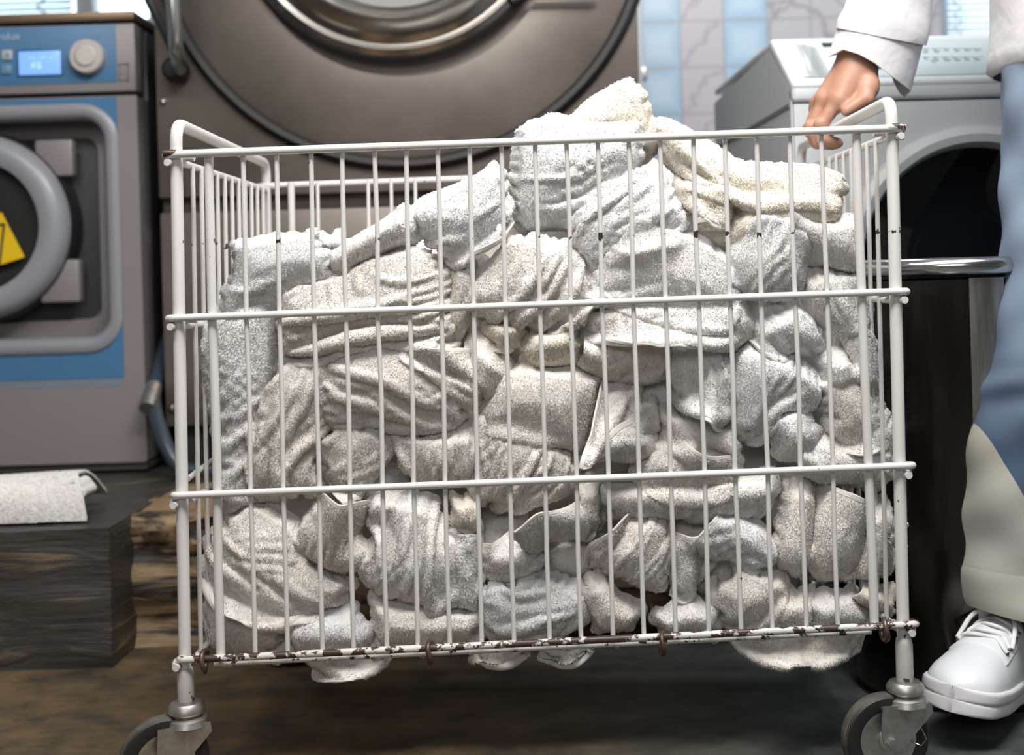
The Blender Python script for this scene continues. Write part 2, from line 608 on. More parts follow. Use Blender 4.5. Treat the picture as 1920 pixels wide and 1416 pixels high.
# ------------------------------------------------------------------ plinths
def plinth_mat(name, dark, tan, thr):
    m, nt, b = new_mat(name)
    geo = N(nt, 'ShaderNodeNewGeometry')
    mp = N(nt, 'ShaderNodeMapping')
    mp.inputs['Scale'].default_value = (3.0, 3.0, 22.0)
    nt.links.new(geo.outputs['Position'], mp.inputs['Vector'])
    n1 = N(nt, 'ShaderNodeTexNoise', Scale=1.3, Detail=8.0, Roughness=0.65, Distortion=0.6)
    nt.links.new(mp.outputs['Vector'], n1.inputs['Vector'])
    n2 = N(nt, 'ShaderNodeTexNoise', Scale=5.0, Detail=9.0, Roughness=0.7)
    nt.links.new(mp.outputs['Vector'], n2.inputs['Vector'])
    rp = N(nt, 'ShaderNodeValToRGB')
    rp.color_ramp.elements[0].position = thr
    rp.color_ramp.elements[0].color = rgba(dark)
    rp.color_ramp.elements[1].position = thr + 0.10
    rp.color_ramp.elements[1].color = rgba(tan)
    nt.links.new(n1.outputs['Fac'], rp.inputs['Fac'])
    mx = N(nt, 'ShaderNodeMix', data_type='RGBA', blend_type='MULTIPLY')
    mx.inputs['Factor'].default_value = 0.75
    nt.links.new(rp.outputs['Color'], mx.inputs[6])
    r2 = N(nt, 'ShaderNodeValToRGB')
    r2.color_ramp.elements[0].position = 0.3
    r2.color_ramp.elements[0].color = (0.35, 0.33, 0.30, 1)
    r2.color_ramp.elements[1].position = 0.7
    r2.color_ramp.elements[1].color = (1, 1, 1, 1)
    nt.links.new(n2.outputs['Fac'], r2.inputs['Fac'])
    nt.links.new(r2.outputs['Color'], mx.inputs[7])
    nt.links.new(mx.outputs[2], b.inputs['Base Color'])
    b.inputs['Roughness'].default_value = 0.42
    bp = N(nt, 'ShaderNodeBump', Strength=0.8, Distance=0.012)
    nt.links.new(n1.outputs['Fac'], bp.inputs['Height'])
    nt.links.new(bp.outputs['Normal'], b.inputs['Normal'])
    return m


PL1_Y, PL1_Z = 2.31, 0.251
PL2_Y, PL2_Z = 2.44, 0.251
xr1 = P(207, 1100, PL1_Y).x


def rough_block(lo, hi, rough, cell=0.03, seed=1):
    """a block with an uneven front and top"""
    rnd = np.random.RandomState(seed)
    mb = MB()
    nx = max(2, int((hi[0] - lo[0]) / cell))
    # cross section runs from the floor up the front and back along the top
    sec = [(0.0, lo[2] + (hi[2] - lo[2]) * k / 9) for k in range(10)] + [(d, hi[2]) for d in (0.02, 0.06, 0.15, 0.4, hi[1] - lo[1])]
    m = len(sec)
    off = rnd.rand(nx + 1, m) * 2 - 1
    for _ in range(2):
        off = (off + np.roll(off, 1, 0) + np.roll(off, -1, 0)) / 2.2
    verts, faces = [], []
    for i in range(nx + 1):
        x = lo[0] + (hi[0] - lo[0]) * i / nx
        for j, (d, z) in enumerate(sec):
            k = off[i, j] * rough
            if 0 < j < 10:
                verts.append((x, lo[1] + d + k, z - (abs(k) if j == 9 else 0)))
            elif j == 0:
                verts.append((x, lo[1] + d + k * 0.5, z))
            else:
                verts.append((x, lo[1] + d, z - abs(k) * 0.2))
    for i in range(nx):
        for j in range(m - 1):
            a = i * m + j
            faces.append((a, a + m, a + m + 1, a + 1))
    n0 = len(verts)
    for i in (0, nx):
        verts.append((lo[0] if i == 0 else hi[0], hi[1], lo[2]))
        idx = [i * m + j for j in range(m)] + [len(verts) - 1]
        faces.append(tuple(idx))
    mb.add(verts, faces)
    return mb


pl = rough_block((-3.1, PL1_Y, 0), (xr1, 3.95, PL1_Z), 0.006, seed=3).build('machine_plinth', plinth_mat('blackened_plinth', (0.062, 0.058, 0.051), (0.24, 0.18, 0.105), 0.55), None, angle=60)
tag(pl, 'dark worn plinth under the blue-panelled washing machine', 'plinth')
xl2 = P(238, 1100, PL2_Y).x
pl2 = rough_block((xl2, PL2_Y, 0), (0.36, 3.95, PL2_Z), 0.028, seed=9).build('machine_plinth', plinth_mat('broken_plinth', (0.034, 0.029, 0.022), (0.44, 0.30, 0.165), 0.42), None, angle=60)
tag(pl2, 'broken tan plinth under the big steel washer behind the cart', 'plinth')
# the joint between the two
gap = MB().box((xr1 + 0.012, PL1_Y + 0.16, 0), (xl2 - 0.004, 3.9, PL2_Z - 0.012)).build('plinth_joint', mat('joint_mortar', (0.02, 0.018, 0.015), 0.8, bump=0.004, bscale=30))
tag(gap, 'dark recessed mortar joint between the dark and the tan plinth', 'joint')
# ------------------------------------------------------------------ blue-panelled washing machine
MAUVE = mat('silver_enamel', (0.25, 0.228, 0.233), 0.42, 0.15, (0.272, 0.246, 0.247), 1.2)
MAUVE_LIGHT = mat('silver_plastic', (0.27, 0.275, 0.295), 0.36)
BLUE = mat('blue_panel', (0.062, 0.178, 0.335), 0.42)
TOPCOVER = mat('bronze_top_cover', (0.20, 0.135, 0.085), 0.38, 0.55)
KNOB = mat('knob_grey', (0.50, 0.46, 0.44), 0.45)
PRINT = mat('pale_print', (0.42, 0.48, 0.53), 0.6)
DIMPRINT = mat('dim_print', (0.14, 0.26, 0.37), 0.6)
PALEKEY = mat('pale_key', (0.42, 0.47, 0.48), 0.5)
BLUEKEY = mat('blue_key', (0.13, 0.27, 0.40), 0.5)
DISPLAY = mat('lit_display', (0.10, 0.18, 0.4), 0.3, emit=((0.20, 0.42, 1.0), 1.0))
LCDMARK = mat('display_segments', (0.2, 0.35, 0.7), 0.4, emit=((0.30, 0.50, 1.0), 1.05))
YELLOW = mat('warning_yellow', (0.80, 0.52, 0.005), 0.5)
DRUM = mat('dark_drum', (0.05, 0.045, 0.04), 0.35, 0.8)
GLASS = clear_glass('porthole_glass', 0.25)


WY = 2.97
c0 = P(262, 500, WY)
WXR = P(265, 480, WY).x
WXL = WXR - 0.83
wz0, wz1 = PL1_Z, P(262, 22, WY).z
washer = thing('washing_machine', 'silver front loading washing machine with blue panel on a dark plinth', 'washing machine', ((WXL + WXR) / 2, WY + 0.35, PL1_Z))
zk = P(270, 866, WY).z          # top of kick strip
zt = P(262, 43, WY).z           # underside of the top cover
zg = P(262, 174, WY).z          # gap below control panel
REC = 0.085
px = lambda x, y: P(x, y, WY)
# cabinet behind the front sheet
MB().box((WXL, WY + REC, zk), (WXR, 3.72, zt), 0.004).build('cabinet', mat('shaded_side_panel', (0.035, 0.035, 0.04), 0.4), washer)  # shade on the silver side is put into this dark colour
# front sheet with the square door recess
rec_r, rec_t, rec_b = P(213, 440, WY).x, P(60, 222, WY).z, P(60, 640, WY).z
rcx = P(-47, 430, WY).x
rw = 2 * (rec_r - 0.012 - rcx)
rcz, rh = (rec_t + rec_b) / 2, rec_t - rec_b
fx, fz = (WXL + WXR) / 2, (zk + zg - 0.005) / 2
fw, fh = WXR - WXL, zg - 0.005 - zk
fs = MB()
n = 10
inner = rrect(rcx, rcz, rw, rh, 0.055, WY, n)
inner_b = rrect(rcx, rcz, rw, rh, 0.055, WY + REC, n)
outer = rrect(fx, fz, fw, fh, 0.006, WY, n)
outer_b = rrect(fx, fz, fw, fh, 0.006, WY + REC, n)
fs.loft([outer_b, outer, inner, inner_b], caps=False)
fs.build('front_sheet', MAUVE, washer, angle=30)
MB().loft([rrect(rcx, rcz, rw - 0.002, rh - 0.002, 0.05, WY + REC - 0.006, n), rrect(rcx, rcz, rw * 0.86, rh * 0.84, 0.03, WY + REC - 0.012, n), rrect(rcx, rcz, rw * 0.84, rh * 0.82, 0.03, WY + REC - 0.002, n)], caps=False).build('recess_lining', MAUVE, washer)
# blue sheet round the recess, ends above the lower third
bzt, bzb = zg - 0.008, P(110, 712, WY).z
bxr = P(226, 450, WY).x
bl_ = MB()
bo = rrect((WXL + 0.03 + bxr) / 2, (bzt + bzb) / 2, bxr - WXL - 0.03, bzt - bzb, 0.003, WY - 0.0015, n)
bi = rrect(rcx, rcz, rw + 0.004, rh + 0.004, 0.057, WY - 0.0015, n)
bl_.loft([[p + Vector((0, 0.0014, 0)) for p in bo], bo, bi, [p + Vector((0, 0.0014, 0)) for p in bi]], caps=False)
bl_.build('blue_front_panel', BLUE, washer, angle=30)
st = MB()
for k in range(3):
    zz = P(110, 716 + 4.2 * k, WY).z
    st.box((WXL + 0.03, WY - 0.001, zz - 0.0012), (bxr, WY + 0.001, zz + 0.0012))
st.build('blue_pinstripes', mat('pinstripe_blue', (0.20, 0.29, 0.38), 0.45), washer)
# raised bezel round the recess
bz = MB()
prof = [(0.030, 0.0), (0.030, -0.006), (0.020, -0.012), (0.006, -0.010), (-0.004, 0.0), (-0.006, 0.03)]
bz.loft([rrect(rcx, rcz, rw + 2 * a, rh + 2 * a, 0.055 + a, WY + d, n) for a, d in prof], caps=False)
bz.build('door_bezel', MAUVE_LIGHT, washer, angle=50)
# control panel
cp = MB().box((WXL, WY - 0.004, zg + 0.004), (WXR, WY + 0.06, zt), 0.004)
cp.build('control_panel', MAUVE, washer)
MB().box((WXL + 0.02, WY - 0.0055, P(110, 158, WY).z), (P(219, 100, WY).x, WY - 0.003, P(110, 50, WY).z), 0.0008).build('blue_control_panel', BLUE, washer)
MB().box((WXL + 0.006, WY + 0.012, zg - 0.010), (WXR - 0.002, WY + 0.05, zg + 0.006)).build('panel_gap', DARK, washer)
# socket outline on the grey end of the panel
so = MB()
a, b2 = P(223, 120, WY), P(243, 152, WY)
for (x0, x1, z0, z1) in ((a.x, b2.x, a.z - 0.003, a.z), (a.x, b2.x, b2.z, b2.z + 0.003), (a.x, a.x + 0.002, b2.z, a.z), (b2.x - 0.003, b2.x, b2.z, a.z)):
    so.box((x0, WY - 0.006, z0), (x1, WY - 0.003, z1))
so.build('card_slot_frame', mat('slot_frame', (0.16, 0.145, 0.14), 0.5), washer)
so = MB()
so.box((a.x + 0.002, WY - 0.0055, b2.z + 0.014), (b2.x - 0.007, WY - 0.003, b2.z + 0.030))
so.build('card_slot', mat('slot_fill', (0.25, 0.225, 0.215), 0.5), washer)
# display
a, b2 = P(37, 98, WY), P(117, 140, WY)
dfr = MB().box((a.x - 0.005, WY - 0.008, b2.z - 0.005), (b2.x + 0.005, WY - 0.004, a.z + 0.005), 0.0015).build('display', mat('display_frame', (0.045, 0.12, 0.22), 0.4), washer)
MB().box((a.x, WY - 0.0095, b2.z), (b2.x, WY - 0.006, a.z), 0.002).build('screen', DISPLAY, dfr)
sg = MB()
for (sx, sy, w_, h_) in ((57, 108, 4, 3), (63, 108, 5, 3), (79, 108, 5, 3), (86, 108, 3, 3), (96, 108, 4, 3), (61, 119, 8, 10), (70, 117, 10, 3), (72, 122, 9, 8)):
    q, q2 = P(sx, sy, WY), P(sx + w_, sy + h_, WY)
    sg.box((q.x, WY - 0.0101, q2.z), (q2.x, WY - 0.009, q.z))
sg.build('display_segments', LCDMARK, dfr)
# keys left of the display
for (kx, ky, mk) in ((15.5, 104, PALEKEY), (14.5, 131, BLUEKEY)):
    q = P(kx, ky, WY)
    kb = MB().box((q.x - 0.0125, WY - 0.010, q.z - 0.0115), (q.x + 0.0125, WY - 0.004, q.z + 0.0115), 0.003).build('key', mk, washer)
    MB().box((q.x - 0.002, WY - 0.0108, q.z - 0.006), (q.x + 0.006, WY - 0.0095, q.z + 0.004), 0.0005).build('key_symbol', mat('key_symbol', (0.2, 0.28, 0.33), 0.5), kb)
# knob
q = P(169, 109, WY)
kd = MB().lathe([(0.0, -0.030), (0.024, -0.030), (0.0255, -0.028), (0.036, -0.0275), (0.039, -0.024), (0.0395, 0.0), (0.0, 0.0)], (q.x, WY - 0.004, q.z), (0, 1, 0), 56).build('dial_knob', KNOB, washer)
MB().lathe([(0.0, -0.033), (0.021, -0.033), (0.0235, -0.031), (0.0235, -0.028), (0.0, -0.028)], (q.x, WY - 0.004, q.z), (0, 1, 0), 40).build('knob_cap', mat('knob_cap', (0.56, 0.52, 0.49), 0.5), kd)
tk = MB()
for k in range(7):
    an = math.radians(120 + 20 * k)
    r_ = 0.0185
    tk.box((q.x + r_ * math.cos(an) - 0.001, WY - 0.0376, q.z + r_ * math.sin(an) - 0.001), (q.x + r_ * math.cos(an) + 0.001, WY - 0.0365, q.z + r_ * math.sin(an) + 0.001))
tk.build('knob_marks', mat('knob_marks', (0.3, 0.27, 0.26), 0.6), kd)
# lettering: the maker's name, cut by the frame, and the small line above the dial
q = P(43, 74.5, WY)
Mt = Matrix.Translation((q.x - 0.105, WY - 0.0058, q.z)) @ Matrix.Rotation(PI / 2, 4, 'X')
text_mesh('maker_lettering', 'Electrolux', 0.0245, Mt, PRINT, washer)
q = P(159, 73, WY)
dl = MB()
for k in range(9):
    hh = 0.006 + 0.003 * ((k * 7) % 3)
    dl.box((q.x + k * 0.0048, WY - 0.0062, q.z), (q.x + k * 0.0048 + 0.0032, WY - 0.005, q.z + hh * 0.7))
dl.build('small_print', DIMPRINT, washer)
# top cover and kick strip
MB().box((WXL - 0.006, WY - 0.016, zt + 0.005), (WXR + 0.004, 3.74, wz1), 0.004).build('top_cover', TOPCOVER, washer)
MB().box((WXL + 0.01, WY + 0.02, zt - 0.004), (WXR - 0.01, 3.70, zt + 0.008)).build('cover_gap', DARK, washer)
MB().box((WXL + 0.004, WY + 0.012, wz0 + 0.006), (WXR - 0.004, 3.70, zk), 0.003).build('kick_strip', mat('kick_grey', (0.075, 0.07, 0.06), 0.5), washer)
for xx in (WXL + 0.07, WXR - 0.07):
    MB().lathe([(0.0, 0), (0.02, 0), (0.02, 0.012), (0.0, 0.012)], (xx, WY + 0.08, wz0), (0, 0, 1), 16).build('foot', BLACK, washer)
# porthole door
dc = P(-47, 426, WY)
S = WY / F
dr = MB().lathe([(120 * S, -0.005), (124 * S, -0.034), (140 * S, -0.043), (160 * S, -0.040), (172 * S, -0.026), (176 * S, 0.0), (174 * S, 0.02), (120 * S, 0.02)], (dc.x, WY + 0.02, dc.z), (0, 1, 0), 96, closed=True).build('door', mat('door_ring_grey', (0.285, 0.295, 0.32), 0.34), washer)
MB().lathe([(0.0, 0.055), (0.06, 0.050), (0.11, 0.03), (121 * S, -0.008), (121 * S, -0.012), (0.11, 0.025), (0.06, 0.045), (0.0, 0.049)], (dc.x, WY + 0.02, dc.z), (0, 1, 0), 64).build('door_glass', GLASS, dr)
MB().lathe([(178 * S, -0.004), (181 * S, 0.01), (181 * S, 0.055), (170 * S, 0.055)], (dc.x, WY + 0.02, dc.z), (0, 1, 0), 64).build('door_gasket', BLACK, dr)
for (x0, y0, x1, y1) in ((60, 259, 129, 331), (70, 486, 142, 569)):
    p0, p1 = P(x0, y1, WY), P(x1, y0, WY)
    MB().box((p0.x, WY + 0.018, p0.z), (p1.x, WY + 0.05, p1.z), 0.006, 3).build('door_lug', MAUVE, dr)
# yellow warning plate on the glass: a triangle with a black border over a square of text
wp = MB()
def plate(pts, th, y, mb):
    vs = [P(x, yy, WY) for x, yy in pts]
    f = [Vector((v.x, y, v.z)) for v in vs]
    g = [Vector((v.x, y + th, v.z)) for v in vs]
    mb.loft([f, g], True)
YG = WY - 0.006
plate([(-30, 356), (6, 401), (48, 482), (-44, 512), (-60, 430)], 0.002, YG, wp)
plate([(-30, 360), (4, 398), (-40, 420)], 0.002, YG - 0.002, wp)
wpo = wp.build('warning_sticker', YELLOW, dr, smooth=False)
wk = MB()
plate([(-20, 400), (3, 390), (5, 397), (-20, 407)], 0.0006, YG - 0.0030, wk)
plate([(-18, 424), (10, 418), (12, 421), (3, 497), (-1, 498), (7, 424), (-18, 428)], 0.0006, YG - 0.0008, wk)
wk.build('sticker_outline', mat('sticker_black', (0.02, 0.02, 0.015), 0.6), wpo, smooth=False)
# drum
MB().lathe([(0.0, 0.42), (0.23, 0.42), (0.25, 0.40), (0.25, 0.05), (0.17, 0.0), (0.168, 0.0), (0.245, 0.055), (0.245, 0.395), (0.0, 0.412)], (dc.x, WY + REC + 0.012, dc.z), (0, 1, 0), 48).build('drum', DRUM, washer)

# ------------------------------------------------------------------ big steel washer
BY = 2.95
bxl, bxr2 = P(296, 300, BY).x, P(1196, 60, BY).x
bz_top = P(740, -820, BY).z
bz_seam = P(640, 372, BY).z
bz_bot = P(313, 801, BY).z
big = thing('industrial_washer', 'big steel industrial washer with a round door behind the towel cart', 'washing machine', ((bxl + bxr2) / 2, BY + 0.4, PL2_Z))
MB().box((bxl, BY, bz_seam + 0.012), (bxr2, 3.85, bz_top), 0.004).build('cabinet', STEEL, big)
MB().box((bxl, BY + 0.003, bz_bot), (bxr2, 3.85, bz_seam - 0.022), 0.004).build('lower_panel', STEEL, big)
MB().box((bxl + 0.004, BY + 0.02, bz_seam - 0.024), (bxr2 - 0.004, 3.8, bz_seam + 0.014)).build('panel_seam', mat('seam_shadow', (0.05, 0.042, 0.035), 0.5, 0.5), big)
MB().box((bxl + 0.05, BY + 0.10, PL2_Z + 0.004), (bxr2 - 0.05, 3.8, bz_bot + 0.002)).build('base', DARK, big)
for xx in (bxl + 0.06, bxr2 - 0.06):
    MB().box((xx - 0.03, BY + 0.03, PL2_Z), (xx + 0.03, BY + 0.10, bz_bot + 0.002)).build('foot', DARK, big)
bc = P(752, -150, BY)
SB = BY / F
gk = MB().lathe([(445 * SB, -0.012), (452 * SB, -0.024), (462 * SB, -0.026), (471 * SB, -0.014), (473 * SB, 0.004), (440 * SB, 0.004)], (bc.x, BY, bc.z), (0, 1, 0), 128, closed=True).build('door_surround_gasket', BLACK, big)
ds = MB().lathe([(449 * SB, 0.002), (449 * SB, -0.012), (444 * SB, -0.016), (296 * SB, -0.018), (296 * SB, 0.002)], (bc.x, BY, bc.z), (0, 1, 0), 128, closed=True).build('door_panel', STEEL, big)
ic = P(738, -192, BY - 0.03)
MB().lathe([(296 * SB, 0.0), (305 * SB, -0.004), (308 * SB, -0.018), (300 * SB, -0.026), (292 * SB, -0.02)], (ic.x, BY - 0.017, ic.z), (0, 1, 0), 112, closed=True).build('rim_shadow_ring', BLACK, ds)  # black ring modelled for the shadow around the polished rim
CH2 = mat('polished_rim', (0.50, 0.475, 0.44), 0.2, 1.0)
MB().lathe([(299 * SB, -0.006), (297 * SB, -0.028), (286 * SB, -0.040), (276 * SB, -0.036), (268 * SB, -0.046), (252 * SB, -0.066), (234 * SB, -0.070), (222 * SB, -0.060), (214 * SB, -0.034), (206 * SB, -0.030), (204 * SB, -0.006)], (ic.x, BY - 0.017, ic.z), (0, 1, 0), 112, closed=True).build('porthole_rim', CH2, ds)
MB().lathe([(0.0, 0.01), (200 * SB, -0.012), (206 * SB, -0.02), (206 * SB, -0.024), (196 * SB, -0.018), (0.0, 0.002)], (ic.x, BY - 0.017, ic.z), (0, 1, 0), 80).build('porthole_glass', mat('porthole_reflection_grey', (0.34, 0.34, 0.33), 0.12, 0.0, coat=0.6), ds)  # reflection in the glass is put into its grey colour
for xx in (655, 822):
    q = P(xx, -2, BY - 0.035)
    MB().lathe([(0, -0.008), (0.006, -0.006), (0.009, 0.0), (0.009, 0.012), (0, 0.012)], (q.x, q.y + 0.012, q.z), (0, 1, 0), 18).build('rim_bolt', WORN_STEEL, ds)
q0, q1 = P(958, 2, BY - 0.05), P(1120, -10, BY - 0.05)
MB().tube([q0, P(990, -7, BY - 0.05), q1], [0.012, 0.008, 0.008], 12).build('door_latch_bar', BLACK, ds)
# handle pipe with its rubber buffer, and the strut beside it
hp = MB().tube(bend([P(315, -160, BY - 0.14), P(323, 0, BY - 0.15), P(331, 98, BY - 0.13), P(336, 130, BY - 0.05)], 0.05), 0.0155, 18).build('handle_pipe', mat('handle_chrome', (0.50, 0.52, 0.52), 0.28, 1.0), big)
q = P(336, 135, BY)
MB().lathe([(0, -0.062), (0.018, -0.060), (0.028, -0.045), (0.030, -0.02), (0.026, 0.0), (0.0, 0.0)], (q.x, BY, q.z), (0, 1, 0), 32).build('rubber_buffer', BLACK, hp)
MB().tube([P(262, -60, BY - 0.10), P(281, 2, BY - 0.10), P(327, 96, BY - 0.06)], 0.0115, 12).build('handle_strut', mat('strut_black', (0.03, 0.028, 0.032), 0.4), big)
for (xx, yy) in ((306, 191), (322, 766)):
    q = P(xx, yy, BY)
    MB().lathe([(0, -0.010), (0.005, -0.009), (0.0085, -0.004), (0.0095, 0.0), (0, 0.001)], (q.x, BY, q.z), (0, 1, 0), 20).build('panel_bolt', CHROME, big)
# dark hose that comes out of the gap between the two machines
gxm = (WXR + bxl) / 2
hz = thing('drain_hose', 'dark hose in the gap between the blue-panelled and the steel washer', 'hose', (gxm, 3.0, PL1_Z))
e0, e1 = P(312, 838, 2.86), P(338, 908, 2.84)
MB().tube(bend([(gxm, 3.5, 0.75), (gxm, 3.08, 0.56), (gxm, 2.925, 0.42), e0, (e1.x, e1.y, PL1_Z + 0.02), (e1.x + 0.12, e1.y, PL1_Z + 0.02)], 0.07, 6), 0.0165, 14).build('hose', mat('hose_blue_black', (0.035, 0.05, 0.065), 0.3), hz)
hc = MB()
hc.tube([(gxm, 2.90, 0.405), (gxm, 2.955, 0.45)], 0.0195, 16)
hc.build('hose_clamp', WORN_STEEL, hz)

# ------------------------------------------------------------------ white washing machine on the right
TH = math.radians(1.5)
WHY = 2.37
O = P(1497, 600, WHY)
O = Vector((O.x, O.y, 0.0))
EX, EY = Vector((math.cos(TH), math.sin(TH), 0)), Vector((-math.sin(TH), math.cos(TH), 0))
MW = Matrix(((EX.x, EY.x, 0, O.x), (EX.y, EY.y, 0, O.y), (0, 0, 1, 0), (0, 0, 0, 1)))


def on_plane(px_, py_, d):
    """local (x, z) of the pixel on the plane d behind the machine's front"""
    a = P(px_, py_, 1.0) - Vector((0, 0, HC))
    o = O + EY * d
    t = (o - Vector((0, 0, HC))).dot(EY) / a.dot(EY)
    p = Vector((0, 0, HC)) + a * t
    r = p - O
    return r.dot(EX), p.z


def Lw(x, y, z):
    return MW @ Vector((x, y, z))


WHITE = mat('white_enamel', (0.56, 0.58, 0.585), 0.32, coat=0.2)
WHITE2 = mat('white_plastic', (0.60, 0.63, 0.635), 0.35)
SIDEW = mat('white_side', (0.56, 0.585, 0.61), 0.42)
PANELW = mat('pale_green_panel', (0.46, 0.53, 0.545), 0.4)
mw_, md_ = 0.80, 0.84
zf = on_plane(1700, 152, 0)[1]       # front lip of the slanted panel
zc_ = on_plane(1700, 190, 0)[1]
dtop = 0.17
ztp = on_plane(1700, 74, dtop)[1]
white = thing('washing_machine', 'white front loading washing machine with slanted top panel at the right wall', 'washing machine', tuple(Lw(mw_ / 2, md_ / 2, 0)))
# cabinet: profile in depth and height, swept over the width with a round door hole in front
dx, dz = on_plane(1835, 492, 0)
dR = 222 * WHY / F
body = MB()
prof = [(0.012, 0.02), (0.012, zc_ - 0.03), (0.012, zf - 0.014), (dtop, ztp - 0.012), (md_, ztp - 0.03), (md_, 0.02)]
for xa, xb in ((0.0, 0.004), (mw_ - 0.004, mw_)):
    body.loft([[Lw(xa, a, b) for a, b in prof], [Lw(xb, a, b) for a, b in prof]], True)
body.loft([[Lw(0.004, a, b) for a, b in prof[2:5]] + [Lw(0.004, md_, ztp - 0.05)], [Lw(mw_ - 0.004, a, b) for a, b in prof[2:5]] + [Lw(mw_ - 0.004, md_, ztp - 0.05)]], True)
body.build('cabinet', SIDEW, white)
MB().box((0.002, md_ - 0.01, 0.02), (mw_ - 0.002, md_, ztp - 0.03), M=MW).build('back_panel', SIDEW, white)
# side seams
sm_ = MB()
for (pa, pb) in (((1492, 150), (1362, 255)), ((1492, 200), (1396, 250))):
    pass
zs = on_plane(1497, 195, 0)[1]
sm_.box((-0.002, 0.02, zs - 0.004), (0.002, md_ - 0.02, zs + 0.004), M=MW)
sm_.build('side_seam', mat('seam_grey', (0.16, 0.17, 0.18), 0.6), white)
# front sheet with round hole
fzc, fzh = (0.09 + zc_) / 2, zc_ - 0.09
nn = 96
def hole_sheet(y0, y1, r):
    ringi0 = [Lw(dx + r * math.cos(2 * PI * k / nn), y0, dz + r * math.sin(2 * PI * k / nn)) for k in range(nn)]
    ringi1 = [Lw(dx + r * math.cos(2 * PI * k / nn), y1, dz + r * math.sin(2 * PI * k / nn)) for k in range(nn)]
    ro = []
    for k in range(nn):
        c, s = math.cos(2 * PI * k / nn), math.sin(2 * PI * k / nn)
        tx = ((mw_ - 0.003 - dx) if c > 0 else (0.003 - dx)) / c if abs(c) > 1e-6 else 1e9
        tz = ((zc_ - dz) if s > 0 else (0.10 - dz)) / s if abs(s) > 1e-6 else 1e9
        t = min(tx, tz)
        ro.append((dx + c * t, dz + s * t))
    # snap the nearest samples onto the corners
    for (cx_, cz_) in ((mw_ - 0.003, zc_), (0.003, zc_), (0.003, 0.10), (mw_ - 0.003, 0.10)):
        j = min(range(nn), key=lambda i: (ro[i][0] - cx_) ** 2 + (ro[i][1] - cz_) ** 2)
        ro[j] = (cx_, cz_)
    return [[Lw(a, y1, b) for a, b in ro], [Lw(a, y0, b) for a, b in ro], ringi0, ringi1]
MB().loft(hole_sheet(0.0, 0.03, dR + 0.012), caps=False).build('front_sheet', WHITE, white, angle=30)
# upper front band, lip and slanted control panel
MB().box((0.0, -0.004, zc_ + 0.004), (mw_, 0.03, zf), 0.008, 3, M=MW).build('upper_band', WHITE, white)
sl_len = math.hypot(dtop, ztp - zf)
sl_ang = math.atan2(ztp - zf, dtop)
MS = MW @ Matrix.Translation((0, 0.0, zf)) @ Matrix.Rotation(sl_ang, 4, 'X')
lp = MB().box((0.0, -0.008, -0.022), (mw_, sl_len + 0.012, 0.004), 0.007, 3, M=MS)
lp.build('slanted_top', WHITE2, white)
cpn = MB().box((0.085, 0.012, 0.003), (mw_ - 0.03, sl_len - 0.014, 0.0062), 0.002, M=MS).build('control_panel', PANELW, white)
MB().box((0.0, 0.0, 0.0), (mw_, md_ - dtop - 0.01, 0.016), 0.005, M=MW @ Matrix.Translation((0, dtop, ztp - 0.012))).build('top_lid', WHITE, white)


def slant(px_, py_):
    """position along (x, s) of the slanted panel for a pixel"""
    nrm = Vector((0, -math.sin(sl_ang), math.cos(sl_ang)))
    nrm = (MW.to_3x3() @ nrm)
    o = Lw(0, 0, zf)
    a = P(px_, py_, 1.0) - Vector((0, 0, HC))
    t = (o - Vector((0, 0, HC))).dot(nrm) / a.dot(nrm)
    p = Vector((0, 0, HC)) + a * t
    r = MS.inverted() @ p
    return r.x, r.y


def mark(mb, x0, y0, x1, y1, h=0.0012):
    a, b = slant(x0, y1), slant(x1, y0)
    mb.box((a[0], a[1], 0.0058), (b[0], b[1], 0.0062 + h), M=MS)


k = MB(); mark(k, 1543, 87, 1570, 94, 0.002); k.build('display_slot', DARK, cpn)
k = MB(); mark(k, 1636, 129, 1655, 136, 0.003); k.build('start_button', mat('green_button', (0.0, 0.33, 0.19), 0.35), cpn)
rnd = random.Random(4)
k = MB()
for gx in range(6):
    for gy in range(2):
        x0, y0 = 1733 + gx * 19, 96 + gy * 16
        w_, h_ = 9 + rnd.random() * 6, 6 + rnd.random() * 4
        mark(k, x0, y0, x0 + 1.6, y0 + h_, 0.0003)
        mark(k, x0, y0, x0 + w_, y0 + 1.6, 0.0003)
        mark(k, x0 + 3, y0 + h_ * 0.5, x0 + w_ * (0.5 + 0.4 * rnd.random()), y0 + h_ * 0.5 + 2.2, 0.0003)
mark(k, 1746, 118, 1752, 123, 0.0004)
mark(k, 1731, 102, 1737, 106, 0.0004)
k.build('care_symbols', mat('grey_print', (0.27, 0.31, 0.325), 0.6), cpn)
k = MB()
for gx in range(4):
    mark(k, 1506 + gx * 9, 84 + gx * 3, 1508 + gx * 9, 150, 0.0003)
k.build('drawer_grooves', WHITE2, cpn)
# door: white ring, dark glass bowl with a reflection-catching rim
wd = MB().lathe([(dR + 0.036, 0.004), (dR + 0.032, -0.014), (dR + 0.018, -0.022), (dR + 0.004, -0.018), (dR - 0.004, 0.0), (dR - 0.006, 0.05), (dR + 0.01, 0.05)], Lw(dx, 0, dz), EY, 112, closed=True).build('door', WHITE2, white)
MB().lathe([(0.0, 0.075), (0.10, 0.07), (0.17, 0.045), (dR - 0.004, 0.01), (dR - 0.004, 0.02), (0.165, 0.06), (0.0, 0.085)], Lw(dx, 0, dz), EY, 80).build('door_glass', mat('black_glass', (0.006, 0.006, 0.007), 0.06, spec=0.35), wd)
MB().box((0.02, 0.03, 0.0), (mw_ - 0.02, md_ - 0.05, 0.10), 0.004, M=MW).build('plinth_strip', DARK, white)

